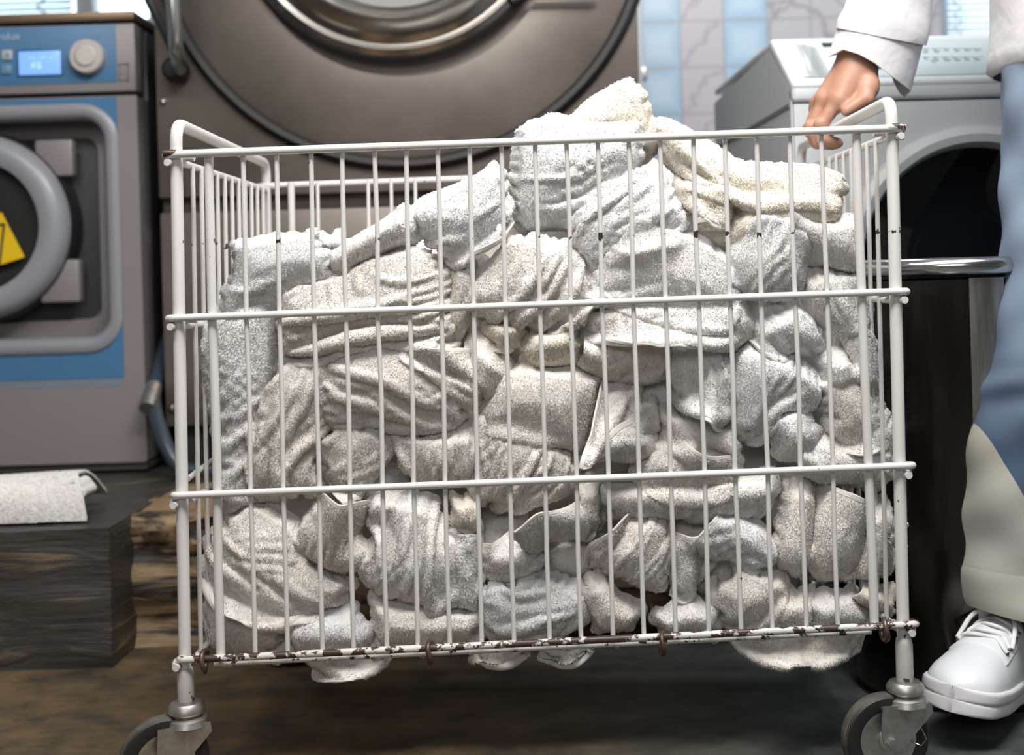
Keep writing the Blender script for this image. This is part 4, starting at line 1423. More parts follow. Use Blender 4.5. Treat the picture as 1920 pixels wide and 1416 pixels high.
def crumple(S, Y0, rnd, fp, fa, free, waves, limit, iters, tuck, droop=0.0):
    """S: flat (nu, nv, 2) layout. The cloth is longer than its layout by fp across the folds and fa along them
    and buckles forward out of the heap. free: sides (b t l r) whose edge stays in front."""
    nu, nv = S.shape[:2]
    X = np.empty((nu, nv, 3))
    X[..., 0], X[..., 2] = S[..., 0], S[..., 1]
    v = np.linspace(0, 1, nv)[None, :]
    u = np.linspace(0, 1, nu)[:, None]
    bend_ = noise2(nu, nv, rnd, (3, 3))
    ph = rnd.rand() * 6.28
    lam = np.hypot(*np.moveaxis(S[nu // 2, 0] - S[nu // 2, -1], -1, 0)) / max(waves, 0.5)
    amp = min(0.030, max(0.008, 1.15 * lam / PI * math.sqrt(max(fp - 1, 0.05))))
    wv = np.sin(2 * PI * waves * (v + 0.22 * bend_ / max(waves, 1) ** 0.5) + ph + 0.7 * np.sin(2 * PI * u * (0.5 + rnd.rand()) + rnd.rand() * 6))
    wv = wv * (0.65 + 0.6 * noise2(nu, nv, rnd, (3, 3))) + 0.55 * noise2(nu, nv, rnd, (4, 4)) + 0.9 * noise2(nu, nv, rnd, (2, 2))
    env = (np.minimum(u, 1 - u) * 4).clip(0, 1) * 0.5 + 0.5
    base = sampleH(X[..., 0], X[..., 2])
    base = np.minimum(base, Y0 + 0.06)
    X[..., 1] = base - 0.004 - amp * (wv + 1.0) * env
    home = X[..., [0, 2]].copy()
    X[..., 2] -= 0.6 * amp * np.clip(wv, 0, 2) * env      # the crests hang over

    # border: how far in, in cells
    bu = np.minimum(np.arange(nu), np.arange(nu)[::-1])[:, None] + 0 * v
    bv = np.minimum(np.arange(nv), np.arange(nv)[::-1])[None, :] + 0 * u
    iu = np.arange(nu)[:, None] + 0 * np.arange(nv)[None, :]
    iv = np.arange(nv)[None, :] + 0 * np.arange(nu)[:, None]
    tuckmap = np.zeros((nu, nv))
    for sd, dist in (('l', iu), ('r', nu - 1 - iu), ('b', iv), ('t', nv - 1 - iv)):
        if sd not in free:
            tuckmap = np.maximum(tuckmap, np.clip(1 - dist / 3.0, 0, 1))
    edge = (np.minimum(bu, bv) == 0)
    ruff = np.zeros((nu, nv))
    for sd, dist, run in (('l', iu, iv), ('r', nu - 1 - iu, iv), ('b', iv, iu), ('t', nv - 1 - iv, iu)):
        if sd in free:
            w_ = np.clip(1 - dist / 4.0, 0, 1)
            ruff = np.maximum(ruff, w_ * (0.65 + 0.55 * np.sin(run * (0.9 + 0.5 * rnd.rand()) + rnd.rand() * 6)))
    X[..., 1] -= 0.014 * ruff

    def rest(a, b, f):
        d = np.hypot(*(np.moveaxis(S[a] - S[b], -1, 0)))
        return (0.78 * d + 0.22 * d.mean()) * f
    sl = slice
    cons = []

    def addc(a, b, L, k):
        cons.append((a, b, L, k))
    for par in (0, 1):
        for n, axis in ((nu, 0), (nv, 1)):
            i0 = np.arange(par, n - 1, 2)
            if len(i0) == 0:
                continue
            a = (i0, sl(None)) if axis == 0 else (sl(None), i0)
            b = (i0 + 1, sl(None)) if axis == 0 else (sl(None), i0 + 1)
            addc(a, b, rest(a, b, fa if axis == 0 else fp), 1.0)
    # shear
    Lu = np.hypot(*np.moveaxis(S[1:] - S[:-1], -1, 0)).mean() * fa
    Lv = np.hypot(*np.moveaxis(S[:, 1:] - S[:, :-1], -1, 0)).mean() * fp
    Ld = math.hypot(Lu, Lv)
    for pu in (0, 1):
        iu0 = np.arange(pu, nu - 1, 2)
        if len(iu0) == 0:
            continue
        for (da, db) in ((0, 1), (1, 0)):
            va = sl(da, nv - 1 + da)
            vb = sl(db, nv - 1 + db)
            addc((iu0, va), (iu0 + 1, vb), Ld, 0.35)
    # bending
    for n, axis, L in ((nu, 0, Lu), (nv, 1, Lv)):
        for span, kk in ((2, 0.30), (4, 0.101)):
            for off in range(2 * span):
                i0 = np.arange(off, n - span, 2 * span)
                if len(i0) == 0:
                    continue
                a = (i0, sl(None)) if axis == 0 else (sl(None), i0)
                b = (i0 + span, sl(None)) if axis == 0 else (sl(None), i0 + span)
                addc(a, b, span * L * (0.94 if span == 2 else 0.74), kk)
    V = np.zeros_like(X)
    for it in range(iters):
        Xo = X.copy()
        X = X + V * 0.86
        X[..., 1] += 0.00005                     # pressed back onto the heap
        X[..., 2] -= 0.00026 + droop             # weight
        for (a, b, L, k) in cons:
            d = X[b] - X[a]
            ln = np.sqrt((d * d).sum(-1)) + 1e-9
            if k in (0.30, 0.101):
                corr = np.where(ln < L, (ln - L) / ln, 0) * (0.5 * k)
            else:
                corr = (ln - L) / ln * (0.5 * k)
            d = d * corr[..., None]
            X[a] += d
            X[b] -= d
        # keep the layout
        X[..., 1] -= 0.0009 * ruff
        pull = np.where(edge, 0.22, 0.012)
        X[..., 0] += (home[..., 0] - X[..., 0]) * pull
        X[..., 2] += (home[..., 1] - X[..., 2]) * pull
        # heap behind, wires in front
        h = sampleH(X[..., 0], X[..., 2])
        h = np.minimum(h, Y0 + 0.10)
        tgt = np.minimum(h, Y0 + 0.035) + 0.004 + tuck * tuckmap
        X[..., 1] += (tgt - X[..., 1]) * np.clip(tuckmap, 0, 1) * 0.35
        lim_back = h - 0.003 + (tuck + 0.02) * tuckmap
        X[..., 1] = np.minimum(X[..., 1], lim_back)
        X[..., 1] = np.maximum(X[..., 1], limit)
        V = np.clip(X - Xo, -0.004, 0.004)
    return X


def stamp(X):
    """enter the towel's surface into the field"""
    i = np.round((X[..., 0] - GX0) / GS).astype(int).ravel()
    j = np.round((X[..., 2] - GZ0) / GS).astype(int).ravel()
    ok = (i > 0) & (i < GNX - 1) & (j > 0) & (j < GNZ - 1)
    y = X[..., 1].ravel()
    np.minimum.at(H, (i[ok], j[ok]), y[ok])


PILE_STEP = 0.0015


def upsample(X, fa_len, fp_len):
    nu = max(10, int(fa_len / PILE_STEP))
    nv = max(10, int(fp_len / PILE_STEP))
    u = np.linspace(0, X.shape[0] - 1, nu)
    v = np.linspace(0, X.shape[1] - 1, nv)
    return 0.45 * spline2(X, u, v) + 0.55 * catmull2(X, u, v)


def grid_normals(Q):
    du = np.gradient(Q, axis=0)
    dv = np.gradient(Q, axis=1)
    n = np.cross(du, dv)
    n /= np.linalg.norm(n, axis=-1, keepdims=True) + 1e-12
    return n


def quick_mesh(name, verts, quads, tris, material, parent, smooth=True, normals=None):
    me = bpy.data.meshes.new(name)
    b = root_loc(parent) if parent is not None else Vector((0, 0, 0))
    verts = verts - np.array(b)
    nq, nt_ = len(quads), len(tris)
    me.vertices.add(len(verts))
    me.vertices.foreach_set('co', verts.astype(np.float32).ravel())
    nl = nq * 4 + nt_ * 3
    me.loops.add(nl)
    me.loops.foreach_set('vertex_index', np.r_[quads.ravel(), tris.ravel()].astype(np.int32))
    me.polygons.add(nq + nt_)
    st = np.r_[np.arange(nq) * 4, nq * 4 + np.arange(nt_) * 3].astype(np.int32)
    me.polygons.foreach_set('loop_start', st)
    me.update(calc_edges=True)
    me.validate()
    if smooth:
        me.shade_smooth()
    if normals is not None:
        me.normals_split_custom_set_from_vertices([tuple(n) for n in normals])
    me.materials.append(material)
    o = bpy.data.objects.new(name, me)
    COL.objects.link(o)
    if parent is not None:
        o.parent = parent
    return o


def gidx(nu, nv):
    return np.arange(nu * nv).reshape(nu, nv)


def sheet_mesh(Q, rnd, pile, thick, spikes):
    """thick sheet from a grid: front with raised pile, smooth back, closed border"""
    nu, nv = Q.shape[:2]
    n = grid_normals(Q)
    if n[..., 1].mean() > 0:
        n = -n
        flip = True
    else:
        flip = False
    A = Q + n * (thick * 0.5) + (rnd.rand(nu, nv, 3) - 0.5) * (0.0009 if spikes else 0)
    B = Q - n * (thick * 0.5)
    ia = gidx(nu, nv)
    ib = ia + nu * nv
    verts = [A.reshape(-1, 3), B.reshape(-1, 3)]
    quads = []
    a, b, c, d = ia[:-1, :-1], ia[1:, :-1], ia[1:, 1:], ia[:-1, 1:]
    tris = np.zeros((0, 3), int)
    order = (lambda *q: np.stack(q[::-1], -1)) if flip else (lambda *q: np.stack(q, -1))
    if spikes:
        cen = (A[:-1, :-1] + A[1:, :-1] + A[1:, 1:] + A[:-1, 1:]) / 4
        nn_ = (n[:-1, :-1] + n[1:, 1:]) / 2
        h = pile * (0.25 + 0.95 * rnd.rand(nu - 1, nv - 1, 1))
        lat = (rnd.rand(nu - 1, nv - 1, 3) - 0.5) * pile * 1.3
        lat[..., 2] -= pile * 0.35
        cen = cen + nn_ * h + lat
        ic = 2 * nu * nv + np.arange((nu - 1) * (nv - 1)).reshape(nu - 1, nv - 1)
        verts.append(cen.reshape(-1, 3))
        tris = np.concatenate([order(p, q, ic).reshape(-1, 3) for p, q in ((a, b), (b, c), (c, d), (d, a))])
    else:
        quads.append(order(a, b, c, d).reshape(-1, 4))
    a2, b2, c2, d2 = ib[:-1, :-1], ib[1:, :-1], ib[1:, 1:], ib[:-1, 1:]
    quads.append(order(d2, c2, b2, a2).reshape(-1, 4))
    # border
    ring = np.r_[ia[:-1, 0], ia[-1, :-1], ia[:0:-1, -1], ia[0, :0:-1]]
    r2 = np.roll(ring, -1)
    quads.append(order(ring, ring + nu * nv, r2 + nu * nv, r2).reshape(-1, 4))
    if spikes:
        # the pile scatters light softly: its normals lean towards the cloth's own
        na = n + (rnd.rand(nu, nv, 3) - 0.5) * 0.55
        nc = nn_ + (rnd.rand(nu - 1, nv - 1, 3) - 0.5) * 1.0
        nn = np.concatenate([na.reshape(-1, 3), -n.reshape(-1, 3), nc.reshape(-1, 3)])
        nn /= np.linalg.norm(nn, axis=1, keepdims=True) + 1e-9
        sheet_mesh.normals = nn
    return np.concatenate(verts), np.concatenate(quads), tris


TOWEL_COUNT = 0


def grow(pts, d):
    """the outline pushed outward a little, so that neighbours overlap"""
    q = resample(pts, 60)
    t = np.roll(q, -1, 0) - np.roll(q, 1, 0)
    n = np.c_[t[:, 1], -t[:, 0]] / (np.hypot(t[:, 0], t[:, 1])[:, None] + 1e-9)
    a = np.sum(q[:, 0] * np.roll(q[:, 1], -1) - np.roll(q[:, 0], -1) * q[:, 1])
    return [tuple(p) for p in q + n * (d if a > 0 else -d)]



def towel(label, pts, ang=0.0, tint='w', fp=1.45, fa=1.12, free='', waves=None, dome=0.016, lift=0.0, group='towels heaped in the cart', iters=90, tuck=0.02, hem='', limit=FRONT_LIMIT, pile=0.0018, at=None, name='towel', spread=6.0):
    """one crumpled towel: pts is its outline as the photograph shows it, ang the direction of its folds (degrees, picture up = 90)"""
    global TOWEL_COUNT
    TOWEL_COUNT += 1
    rnd = np.random.RandomState(100 + TOWEL_COUNT * 17)
    if at is None:
        poly = to_xz(grow(pts, spread))
        Y0 = depth_of(sum(p[1] for p in pts) / len(pts))
    else:
        poly = [(P(x, y, at).x, P(x, y, at).z) for x, y in pts]
        Y0 = at
    pa = np.array(poly)
    # the bulk inside the folds
    lo = np.floor((pa.min(0) - (GX0, GZ0)) / GS).astype(int)
    hi = np.ceil((pa.max(0) - (GX0, GZ0)) / GS).astype(int) + 1
    lo = np.maximum(lo, 0)
    hi = np.minimum(hi, (GNX, GNZ))
    sx, sz = gx[lo[0]:hi[0], lo[1]:hi[1]], gz[lo[0]:hi[0], lo[1]:hi[1]]
    ii = inside(poly, sx, sz)
    di = seg_dist(poly, sx, sz)
    R = max(0.02, di[ii].max() if ii.any() else 0.02)
    tt_ = np.clip(di / R, 0, 1)
    shape = np.sqrt(np.clip(1 - (1 - tt_) ** 2, 0, 1))
    sub = H[lo[0]:hi[0], lo[1]:hi[1]]
    med = np.median(np.minimum(sub[ii], Y0 + 0.035)) if ii.any() else Y0
    want = min(med, Y0 + 0.03) - lift - dome * shape + (1 - tt_) * 0.015
    want = np.maximum(want, limit + 0.042)
    # only a body under the sheet: settles between the neighbours
    keep = sub.copy()
    sub[ii] = np.minimum(sub[ii], want[ii])
    c, s = math.cos(math.radians(ang)), math.sin(math.radians(ang))
    q = np.c_[pa[:, 0] * c + pa[:, 1] * s, -pa[:, 0] * s + pa[:, 1] * c]
    Lu, Lv = np.ptp(q[:, 0]), np.ptp(q[:, 1])
    fp = 1 + (fp - 1) * 0.88
    nu = int(np.clip(Lu * fa / 0.0100, 9, 44))
    nv = int(np.clip(Lv * fp / 0.0085, 9, 52))
    if waves is None:
        waves = max(1.0, Lv / 0.074)
    else:
        waves = max(0.8, waves * 0.66)
    S = coons(poly, math.radians(ang), nu, nv)
    S[..., 0] += 0.012 * noise2(nu, nv, rnd, (5, 5))
    S[..., 1] += 0.012 * noise2(nu, nv, rnd, (5, 5))
    X = crumple(S, Y0, rnd, fp, fa, free, waves, limit, iters, tuck)
    Q = upsample(X, Lu * fa, Lv * fp)
    H[lo[0]:hi[0], lo[1]:hi[1]] = keep
    stamp(Q)
    root = None
    hw = 5
    hemQ = []
    body = Q
    if hem:
        # cut the woven band off the sheet; it is a part of its own
        if 'b' in hem:
            hemQ.append(body[:, :hw + 1]); body = body[:, hw:]
        if 't' in hem:
            hemQ.append(body[:, -hw - 1:]); body = body[:, :-hw]
        if 'l' in hem:
            hemQ.append(body[:hw + 1]); body = body[hw:]
        if 'r' in hem:
            hemQ.append(body[-hw - 1:]); body = body[:-hw]
    V, qd, tr = sheet_mesh(body, rnd, pile, 0.0036, True)
    o = quick_mesh(name, V, qd, tr, TERRY[tint], None, normals=sheet_mesh.normals)
    cen = V.mean(0)
    # origin at the towel's own middle
    me = o.data
    me.transform(Matrix.Translation((-cen[0], -cen[1], -cen[2])))
    o.location = cen
    tag(o, label, 'towel', group)
    for hq in hemQ:
        V2, qd2, tr2 = sheet_mesh(hq, rnd, 0, 0.0026, False)
        quick_mesh('hem', V2, qd2, tr2, HEM, o)
    return o
# ------------------------------------------------------------------ the towels that show, from the bottom of the cart to its top
T = towel
# drooping through the basket floor
T('white towel edge drooping through the cart floor under its left half', [(548, 1236), (640, 1232), (742, 1228), (705, 1262), (640, 1280), (592, 1290), (562, 1268)], 0, 'w', free='b', hem='b', limit=1.735, at=1.78, tuck=0.0, dome=0.006)
T('short towel fold sagging under the bottom rail left of centre', [(868, 1222), (995, 1216), (985, 1244), (940, 1257), (885, 1250)], 0, 'l', free='b', limit=1.735, at=1.78, tuck=0.0, dome=0.006)
T('towel fold sagging under the bottom rail at the centre ring', [(1000, 1216), (1125, 1208), (1110, 1238), (1060, 1253), (1010, 1245)], 0, 'w', free='b', limit=1.735, at=1.78, tuck=0.0, dome=0.006)
T('wide towel belly hanging below the bottom rail near the right caster', [(1362, 1202), (1500, 1192), (1650, 1182), (1625, 1220), (1545, 1248), (1450, 1238), (1390, 1222)], 0, 'l', free='b', hem='t', limit=1.735, at=1.78, tuck=0.0, dome=0.007)
# deeper towels that show in the gaps between the front ones
for (lab, x0, y0, x1, y1, an, ti) in (
        ('cream towel deep in the gap below the cream flap near the right top', 1295, 395, 1485, 490, 10, 'c'),
        ('towel deep in the gap beside the flat buff patch', 855, 955, 1025, 1115, 30, 'l'),
        ('towel deep in the gap below the hem cup', 1000, 1000, 1150, 1115, -20, 'w'),
        ('towel deep in the gap around the upright hem squares', 1225, 930, 1425, 1135, 50, 'l'),
        ('towel deep in the gap left of the long strand at the right', 1415, 865, 1570, 1010, -35, 'l'),
        ('towel deep in the gap left of the shaggy towel', 630, 870, 790, 990, 15, 'w'),
        ('towel deep in the gap right of the ruffled shell hem', 1165, 690, 1310, 840, 60, 'l'),
        ('towel deep in the gap between the two rounded bunches on the middle rail', 815, 465, 950, 665, 75, 'w')):
    mx_, my_ = (x0 + x1) / 2, (y0 + y1) / 2
    T(lab, [(mx_ + (x1 - x0) / 2 * math.cos(a), my_ + (y1 - y0) / 2 * math.sin(a)) for a in [2 * PI * k / 14 for k in range(14)]], an, ti, at=1.815, fp=1.5, dome=0.02)
# between the lowest long rail and the bottom rail
T('towel lump lying on the bottom rail just left of the middle ring', [(685, 1135), (770, 1140), (850, 1150), (905, 1162), (905, 1205), (800, 1228), (700, 1222)], 10, 'l')
T('rolled fluffy towel in the bottom left corner of the cart', [(360, 1160), (372, 1122), (415, 1112), (480, 1150), (530, 1178), (522, 1225), (430, 1234), (380, 1226)], -25, 'w', dome=0.017)
T('plump white towel resting on the bottom rail beside the corner roll', [(518, 1185), (556, 1155), (640, 1158), (695, 1188), (695, 1225), (600, 1238), (532, 1232)], 0, 'b', dome=0.017)
T('small towel lump on the bottom rail between the two middle rings', [(1228, 1165), (1290, 1130), (1360, 1148), (1362, 1192), (1250, 1202)], 20, 'w')
T('buff towel lump behind the last thin wires on the bottom rail', [(1440, 1140), (1480, 1112), (1535, 1115), (1535, 1190), (1452, 1195)], 60, 'l')
T('fluffy towel knot low in the cart with many small lumps', [(900, 1105), (970, 1088), (1050, 1096), (1106, 1120), (1104, 1175), (1040, 1200), (960, 1210), (903, 1190)], 35, 'b', fp=1.6, fa=1.3, dome=0.017)
T('cream towel fold leaning on the lumpy knot at the bottom', [(1092, 1098), (1122, 1080), (1172, 1130), (1212, 1160), (1190, 1197), (1112, 1192)], -50, 'l')
T('pale towel lump at the bottom right beside the thick post', [(1512, 1142), (1560, 1113), (1622, 1120), (1652, 1165), (1625, 1192), (1530, 1194)], 10, 'w', dome=0.017)
T('large buff towel with a dark hollow in the lower left of the cart', [(372, 1015), (420, 955), (500, 960), (545, 985), (565, 1050), (605, 1080), (662, 1112), (620, 1150), (540, 1165), (470, 1160), (408, 1130), (378, 1090)], -35, 'l', fp=1.6, hem='b', free='b', dome=0.017)
T('curling towel with a looped hem left of the patched one', [(538, 1000), (580, 945), (640, 935), (690, 955), (655, 1010), (695, 1040), (685, 1080), (620, 1092), (570, 1062)], 60, 'l', hem='r', free='r', fp=1.5)
T('broad shaggy towel below the lowest long rail left of centre', [(655, 965), (720, 928), (800, 932), (832, 1000), (872, 1008), (882, 1070), (862, 1130), (790, 1160), (720, 1140), (676, 1100), (676, 1030), (716, 985)], 70, 'w', fp=1.6, dome=0.019)
T('folded hem ends stacked beside the shaggy towel', [(836, 1008), (895, 1010), (898, 1080), (892, 1150), (850, 1160), (838, 1090)], 88, 'w', hem='tb', free='r', fp=1.5, dome=0.007)
T('flat buff towel patch just under the lowest long rail', [(838, 940), (888, 936), (895, 1000), (842, 1004)], 0, 'c', hem='r', free='r', fp=1.15, dome=0.004)
T('grey-white towel edge under the hem cup', [(896, 1040), (960, 1012), (1012, 1036), (1012, 1082), (950, 1095), (903, 1078)], 15, 'w', hem='t', free='t')
T('deep-shadowed towel fold behind the V shaped drape', [(1075, 905), (1130, 900), (1135, 985), (1105, 1020), (1075, 1000)], 80, 'l', dome=0.006)
T('layered towel folds lying along the lowest long rail right of centre', [(1125, 925), (1250, 902), (1380, 896), (1475, 893), (1482, 925), (1442, 962), (1330, 980), (1200, 972), (1138, 965)], 4, 'w', fp=1.6, dome=0.017)
T('long towel strand falling past the lowest rail at the right', [(1466, 1000), (1500, 905), (1535, 915), (1535, 1010), (1535, 1060), (1502, 1095), (1466, 1065), (1456, 1025)], 80, 'l', dome=0.017)
T('rumpled towel with a centre swirl low on the right', [(1345, 1112), (1390, 1078), (1440, 1072), (1488, 1090), (1482, 1142), (1440, 1182), (1365, 1182)], 50, 'l', fp=1.6, fa=1.25, dome=0.017)
T('smooth rolled towel slanting down to the right near the lowest rail', [(1300, 1008), (1340, 972), (1382, 962), (1440, 988), (1478, 1055), (1452, 1078), (1372, 1052), (1320, 1064)], -28, 'b', dome=0.019, hem='l', free='l')
T('towel corner with upright hem squares in the lower middle', [(1258, 1012), (1320, 1004), (1326, 1090), (1302, 1138), (1262, 1124)], 85, 'w', hem='lr', free='lr', dome=0.007)
T('draped towel with a peaked hem in the lower middle of the cart', [(1098, 1022), (1180, 980), (1220, 952), (1256, 978), (1262, 1040), (1242, 1122), (1200, 1112), (1140, 1092), (1103, 1062)], 60, 'l', hem='t', free='t', fp=1.6, dome=0.019)
T('towel hem opening like a cup in the lower middle', [(965, 992), (1010, 942), (1062, 952), (1112, 930), (1132, 982), (1102, 1018), (1040, 1022), (990, 1038)], 15, 'w', hem='lt', free='lt', fp=1.4, dome=0.017)
T('rounded buff towel with a hemmed top at the lower right', [(1526, 988), (1556, 912), (1602, 918), (1634, 970), (1634, 1042), (1602, 1082), (1550, 1094), (1528, 1052)], 75, 'l', hem='r', free='r', dome=0.022)
T('towel bulging against the right corner post near the bottom', [(1626, 955), (1675, 935), (1692, 995), (1688, 1062), (1652, 1102), (1606, 1092)], 80, 'l', dome=0.019, fp=1.55)
T('towel corner poking out past the right corner post', [(1684, 975), (1706, 968), (1722, 995), (1712, 1028), (1690, 1030)], 70, 'w', hem='r', free='r', at=1.735, dome=0.004, tuck=0.0)
T('small tube shaped towel roll at the bottom right corner', [(1603, 1122), (1640, 1100), (1690, 1128), (1692, 1162), (1640, 1152), (1610, 1142)], -15, 'c', hem='l', free='l', dome=0.017)
# between the two middle rails
T('towel tucked behind the right corner post above the lowest rail', [(1640, 770), (1682, 790), (1690, 900), (1650, 930), (1632, 850)], 85, 'b', dome=0.017)
T('towel flap slanting away between two folds right of centre', [(1186, 855), (1250, 815), (1332, 855), (1398, 868), (1404, 905), (1372, 930), (1280, 935), (1200, 930)], -30, 'l', hem='t', free='t')
T('dim towel strip diving under the twisted towel', [(1228, 765), (1300, 772), (1372, 808), (1402, 840), (1400, 872), (1320, 856), (1258, 826)], -25, 'l')
T('white towel roll lying on the lowest long rail at the right', [(1512, 862), (1550, 815), (1620, 838), (1684, 832), (1688, 882), (1652, 912), (1560, 916), (1513, 898)], 4, 'w', hem='l', free='l', dome=0.019)
T('round fluffy towel ball above the roll at the right', [(1442, 802), (1478, 758), (1532, 768), (1558, 810), (1552, 842), (1510, 868), (1464, 862)], 20, 'b', dome=0.028, fp=1.35)
T('towel with a scooped hem beside the fluffy ball', [(1548, 722), (1602, 696), (1652, 732), (1684, 780), (1682, 838), (1622, 846), (1560, 830), (1554, 780)], 30, 'l', hem='b', free='b', dome=0.017)
T('folded towel tongue hanging right of the crossing folds', [(1556, 672), (1580, 652), (1607, 662), (1613, 722), (1592, 748), (1563, 738)], 85, 'w', hem='b', free='b', dome=0.017)
T('towel folds squeezed at the right edge below the middle rail', [(1590, 580), (1640, 590), (1656, 680), (1660, 750), (1615, 735), (1600, 660)], 80, 'w', dome=0.011)
T('inverted V of two thick towel drapes in the middle of the cart', [(882, 790), (920, 762), (962, 768), (1032, 798), (1084, 860), (1078, 920), (1010, 935), (960, 960), (900, 950), (876, 862)], 65, 'l', fp=1.7, waves=2.1, dome=0.017)
T('deep towel pocket with an open hem under the big swoop', [(730, 800), (800, 795), (872, 788), (888, 840), (862, 902), (790, 915), (748, 882)], 70, 'l', hem='b', free='b', fp=1.5, dome=0.008)
T('crumpled towel in a U under the big swoop left of centre', [(580, 830), (640, 785), (702, 782), (724, 800), (718, 850), (694, 905), (640, 940), (598, 915), (598, 862)], 55, 'l', fp=1.6, dome=0.011)
T('white towel draping down the left side of the cart', [(402, 555), (508, 555), (500, 640), (494, 700), (472, 760), (457, 830), (452, 925), (470, 950), (420, 970), (408, 930), (400, 840), (382, 770), (366, 690), (364, 630)], 84, 'b', fp=1.4, waves=1.8, dome=0.017)
T('long fan of towel folds falling at the left centre', [(530, 690), (600, 648), (650, 640), (640, 740), (600, 800), (578, 850), (592, 925), (540, 935), (500, 930), (452, 925), (456, 810), (482, 738)], 66, 'l', fp=1.6, waves=3.4, dome=0.017)
T('big towel swooping to the right across the left centre', [(588, 668), (650, 625), (722, 628), (800, 655), (862, 690), (872, 740), (868, 792), (840, 806), (770, 796), (700, 782), (604, 800), (585, 740)], -22, 'l', fp=1.6, waves=2.6, dome=0.025)
T('towel hem strip running right from the big swoop', [(735, 652), (890, 668), (908, 700), (918, 742), (882, 792), (868, 752), (800, 690)], -18, 'l', hem='t', free='t', dome=0.007)
T('buff towel fold left of the smooth middle towel', [(876, 642), (905, 628), (955, 660), (966, 692), (932, 732), (902, 764), (878, 732)], 60, 'l')
T('cream towel strip under the hemmed corner roll', [(970, 652), (1000, 618), (1080, 598), (1112, 642), (1098, 672), (1040, 684), (988, 684)], 8, 'c', fp=1.6)
T('small cream corner roll below the middle rail', [(900, 612), (950, 598), (992, 600), (985, 632), (950, 655), (915, 640)], -10, 'c', hem='b', free='b', dome=0.011)
T('broad smooth buff towel in the very middle of the cart', [(896, 780), (930, 708), (990, 682), (1080, 686), (1138, 698), (1134, 760), (1112, 812), (1088, 852), (1030, 842), (960, 815), (900, 815)], -8, 'l', fp=1.3, waves=1.6, dome=0.025)
T('towel with ruffled hem opening like a shell right of centre', [(1095, 872), (1098, 820), (1122, 760), (1148, 698), (1192, 718), (1232, 750), (1243, 792), (1212, 812), (1160, 812), (1112, 842)], 62, 'l', hem='tl', free='tl', fp=1.5, dome=0.011)
T('scalloped towel hem cup under the ruffled shell', [(1108, 830), (1150, 803), (1202, 788), (1240, 820), (1233, 855), (1180, 872), (1118, 870)], 8, 'w', hem='t', free='t', fp=1.4, dome=0.014)
T('knotted towel bunch below the middle rail right of centre', [(1090, 655), (1108, 612), (1182, 626), (1252, 638), (1280, 660), (1264, 692), (1202, 696), (1150, 706), (1092, 694)], -8, 'l', hem='t', free='l', fp=1.8, dome=0.017)
T('grey-white towel lobe hanging right of the twisted one', [(1378, 662), (1430, 638), (1502, 658), (1545, 690), (1562, 735), (1532, 772), (1482, 752), (1452, 792), (1430, 824), (1392, 822), (1382, 742)], 62, 'b', fp=1.5, dome=0.017)
T('twisted towel hanging below the middle rail at the right', [(1258, 655), (1320, 626), (1372, 656), (1388, 710), (1394, 762), (1382, 802), (1340, 792), (1298, 772), (1270, 742), (1258, 692)], 72, 'w', fp=1.55, waves=2.1, hem='l', free='l', dome=0.022)
T('pleated white towel under the right end of the middle rail', [(1405, 622), (1440, 570), (1490, 560), (1542, 598), (1562, 650), (1500, 668), (1440, 655)], -55, 'b', hem='b', free='b', dome=0.011)
T('crossed white towel strip at the right below the corner fold', [(1512, 502), (1560, 490), (1632, 508), (1640, 600), (1622, 655), (1572, 624), (1520, 562)], -55, 'w', hem='b', dome=0.011, fp=1.6)
# above the middle rail
T('small white bump showing behind the left wires', [(572, 455), (590, 434), (625, 430), (648, 446), (652, 472), (600, 482)], 10, 'b', dome=0.017, at=1.86)
T('white towel lying over the top left of the heap', [(416, 520), (424, 442), (500, 433), (572, 443), (612, 470), (608, 515), (562, 535), (507, 562), (440, 602), (400, 602), (402, 545)], 12, 'b', fp=1.45, dome=0.022)
T('dim towel wedged in the dark gap left of the middle rail', [(840, 500), (880, 480), (900, 520), (880, 600), (850, 640), (835, 560)], 75, 'l', dome=0.003)
T('crumpled buff towel bunch over the left part of the middle rail', [(640, 505), (680, 472), (740, 462), (800, 470), (838, 508), (850, 548), (860, 602), (855, 642), (800, 655), (720, 642), (640, 648), (600, 662), (520, 672), (503, 622), (508, 542), (560, 522)], 18, 'l', fp=1.7, waves=3.2, dome=0.025)
T('rolled towel slanting up to the right at the left of the heap', [(610, 482), (640, 452), (700, 412), (755, 382), (778, 398), (784, 428), (760, 452), (700, 478), (640, 502), (614, 507)], 33, 'w', fp=1.4, dome=0.019)
T('white towel sloping up under the top left of the peak', [(762, 400), (782, 368), (860, 338), (932, 302), (952, 318), (958, 390), (962, 402), (932, 442), (872, 482), (850, 497), (800, 452), (767, 422)], 38, 'b', fp=1.5, hem='b', free='b', dome=0.014)
T('rounded towel with creases above the middle rail at the centre', [(866, 545), (892, 515), (942, 438), (1010, 428), (1072, 438), (1094, 480), (1114, 532), (1110, 572), (1072, 602), (1002, 612), (930, 608), (872, 578)], 55, 'l', fp=1.5, waves=2.1, hem='b', free='b', dome=0.025)
T('bent white towel arching like a hood right of centre', [(1078, 472), (1088, 410), (1130, 358), (1190, 322), (1252, 328), (1298, 375), (1314, 432), (1270, 452), (1180, 462), (1108, 512)], 35, 'b', fp=1.6, waves=1.6, hem='b', free='b', dome=0.014)
T('towel layer with a broad hem along the middle rail', [(1078, 592), (1160, 560), (1270, 555), (1410, 560), (1436, 618), (1392, 655), (1300, 645), (1240, 640), (1170, 632), (1080, 628)], 2, 'w', fp=1.3, hem='b', free='b', dome=0.017)
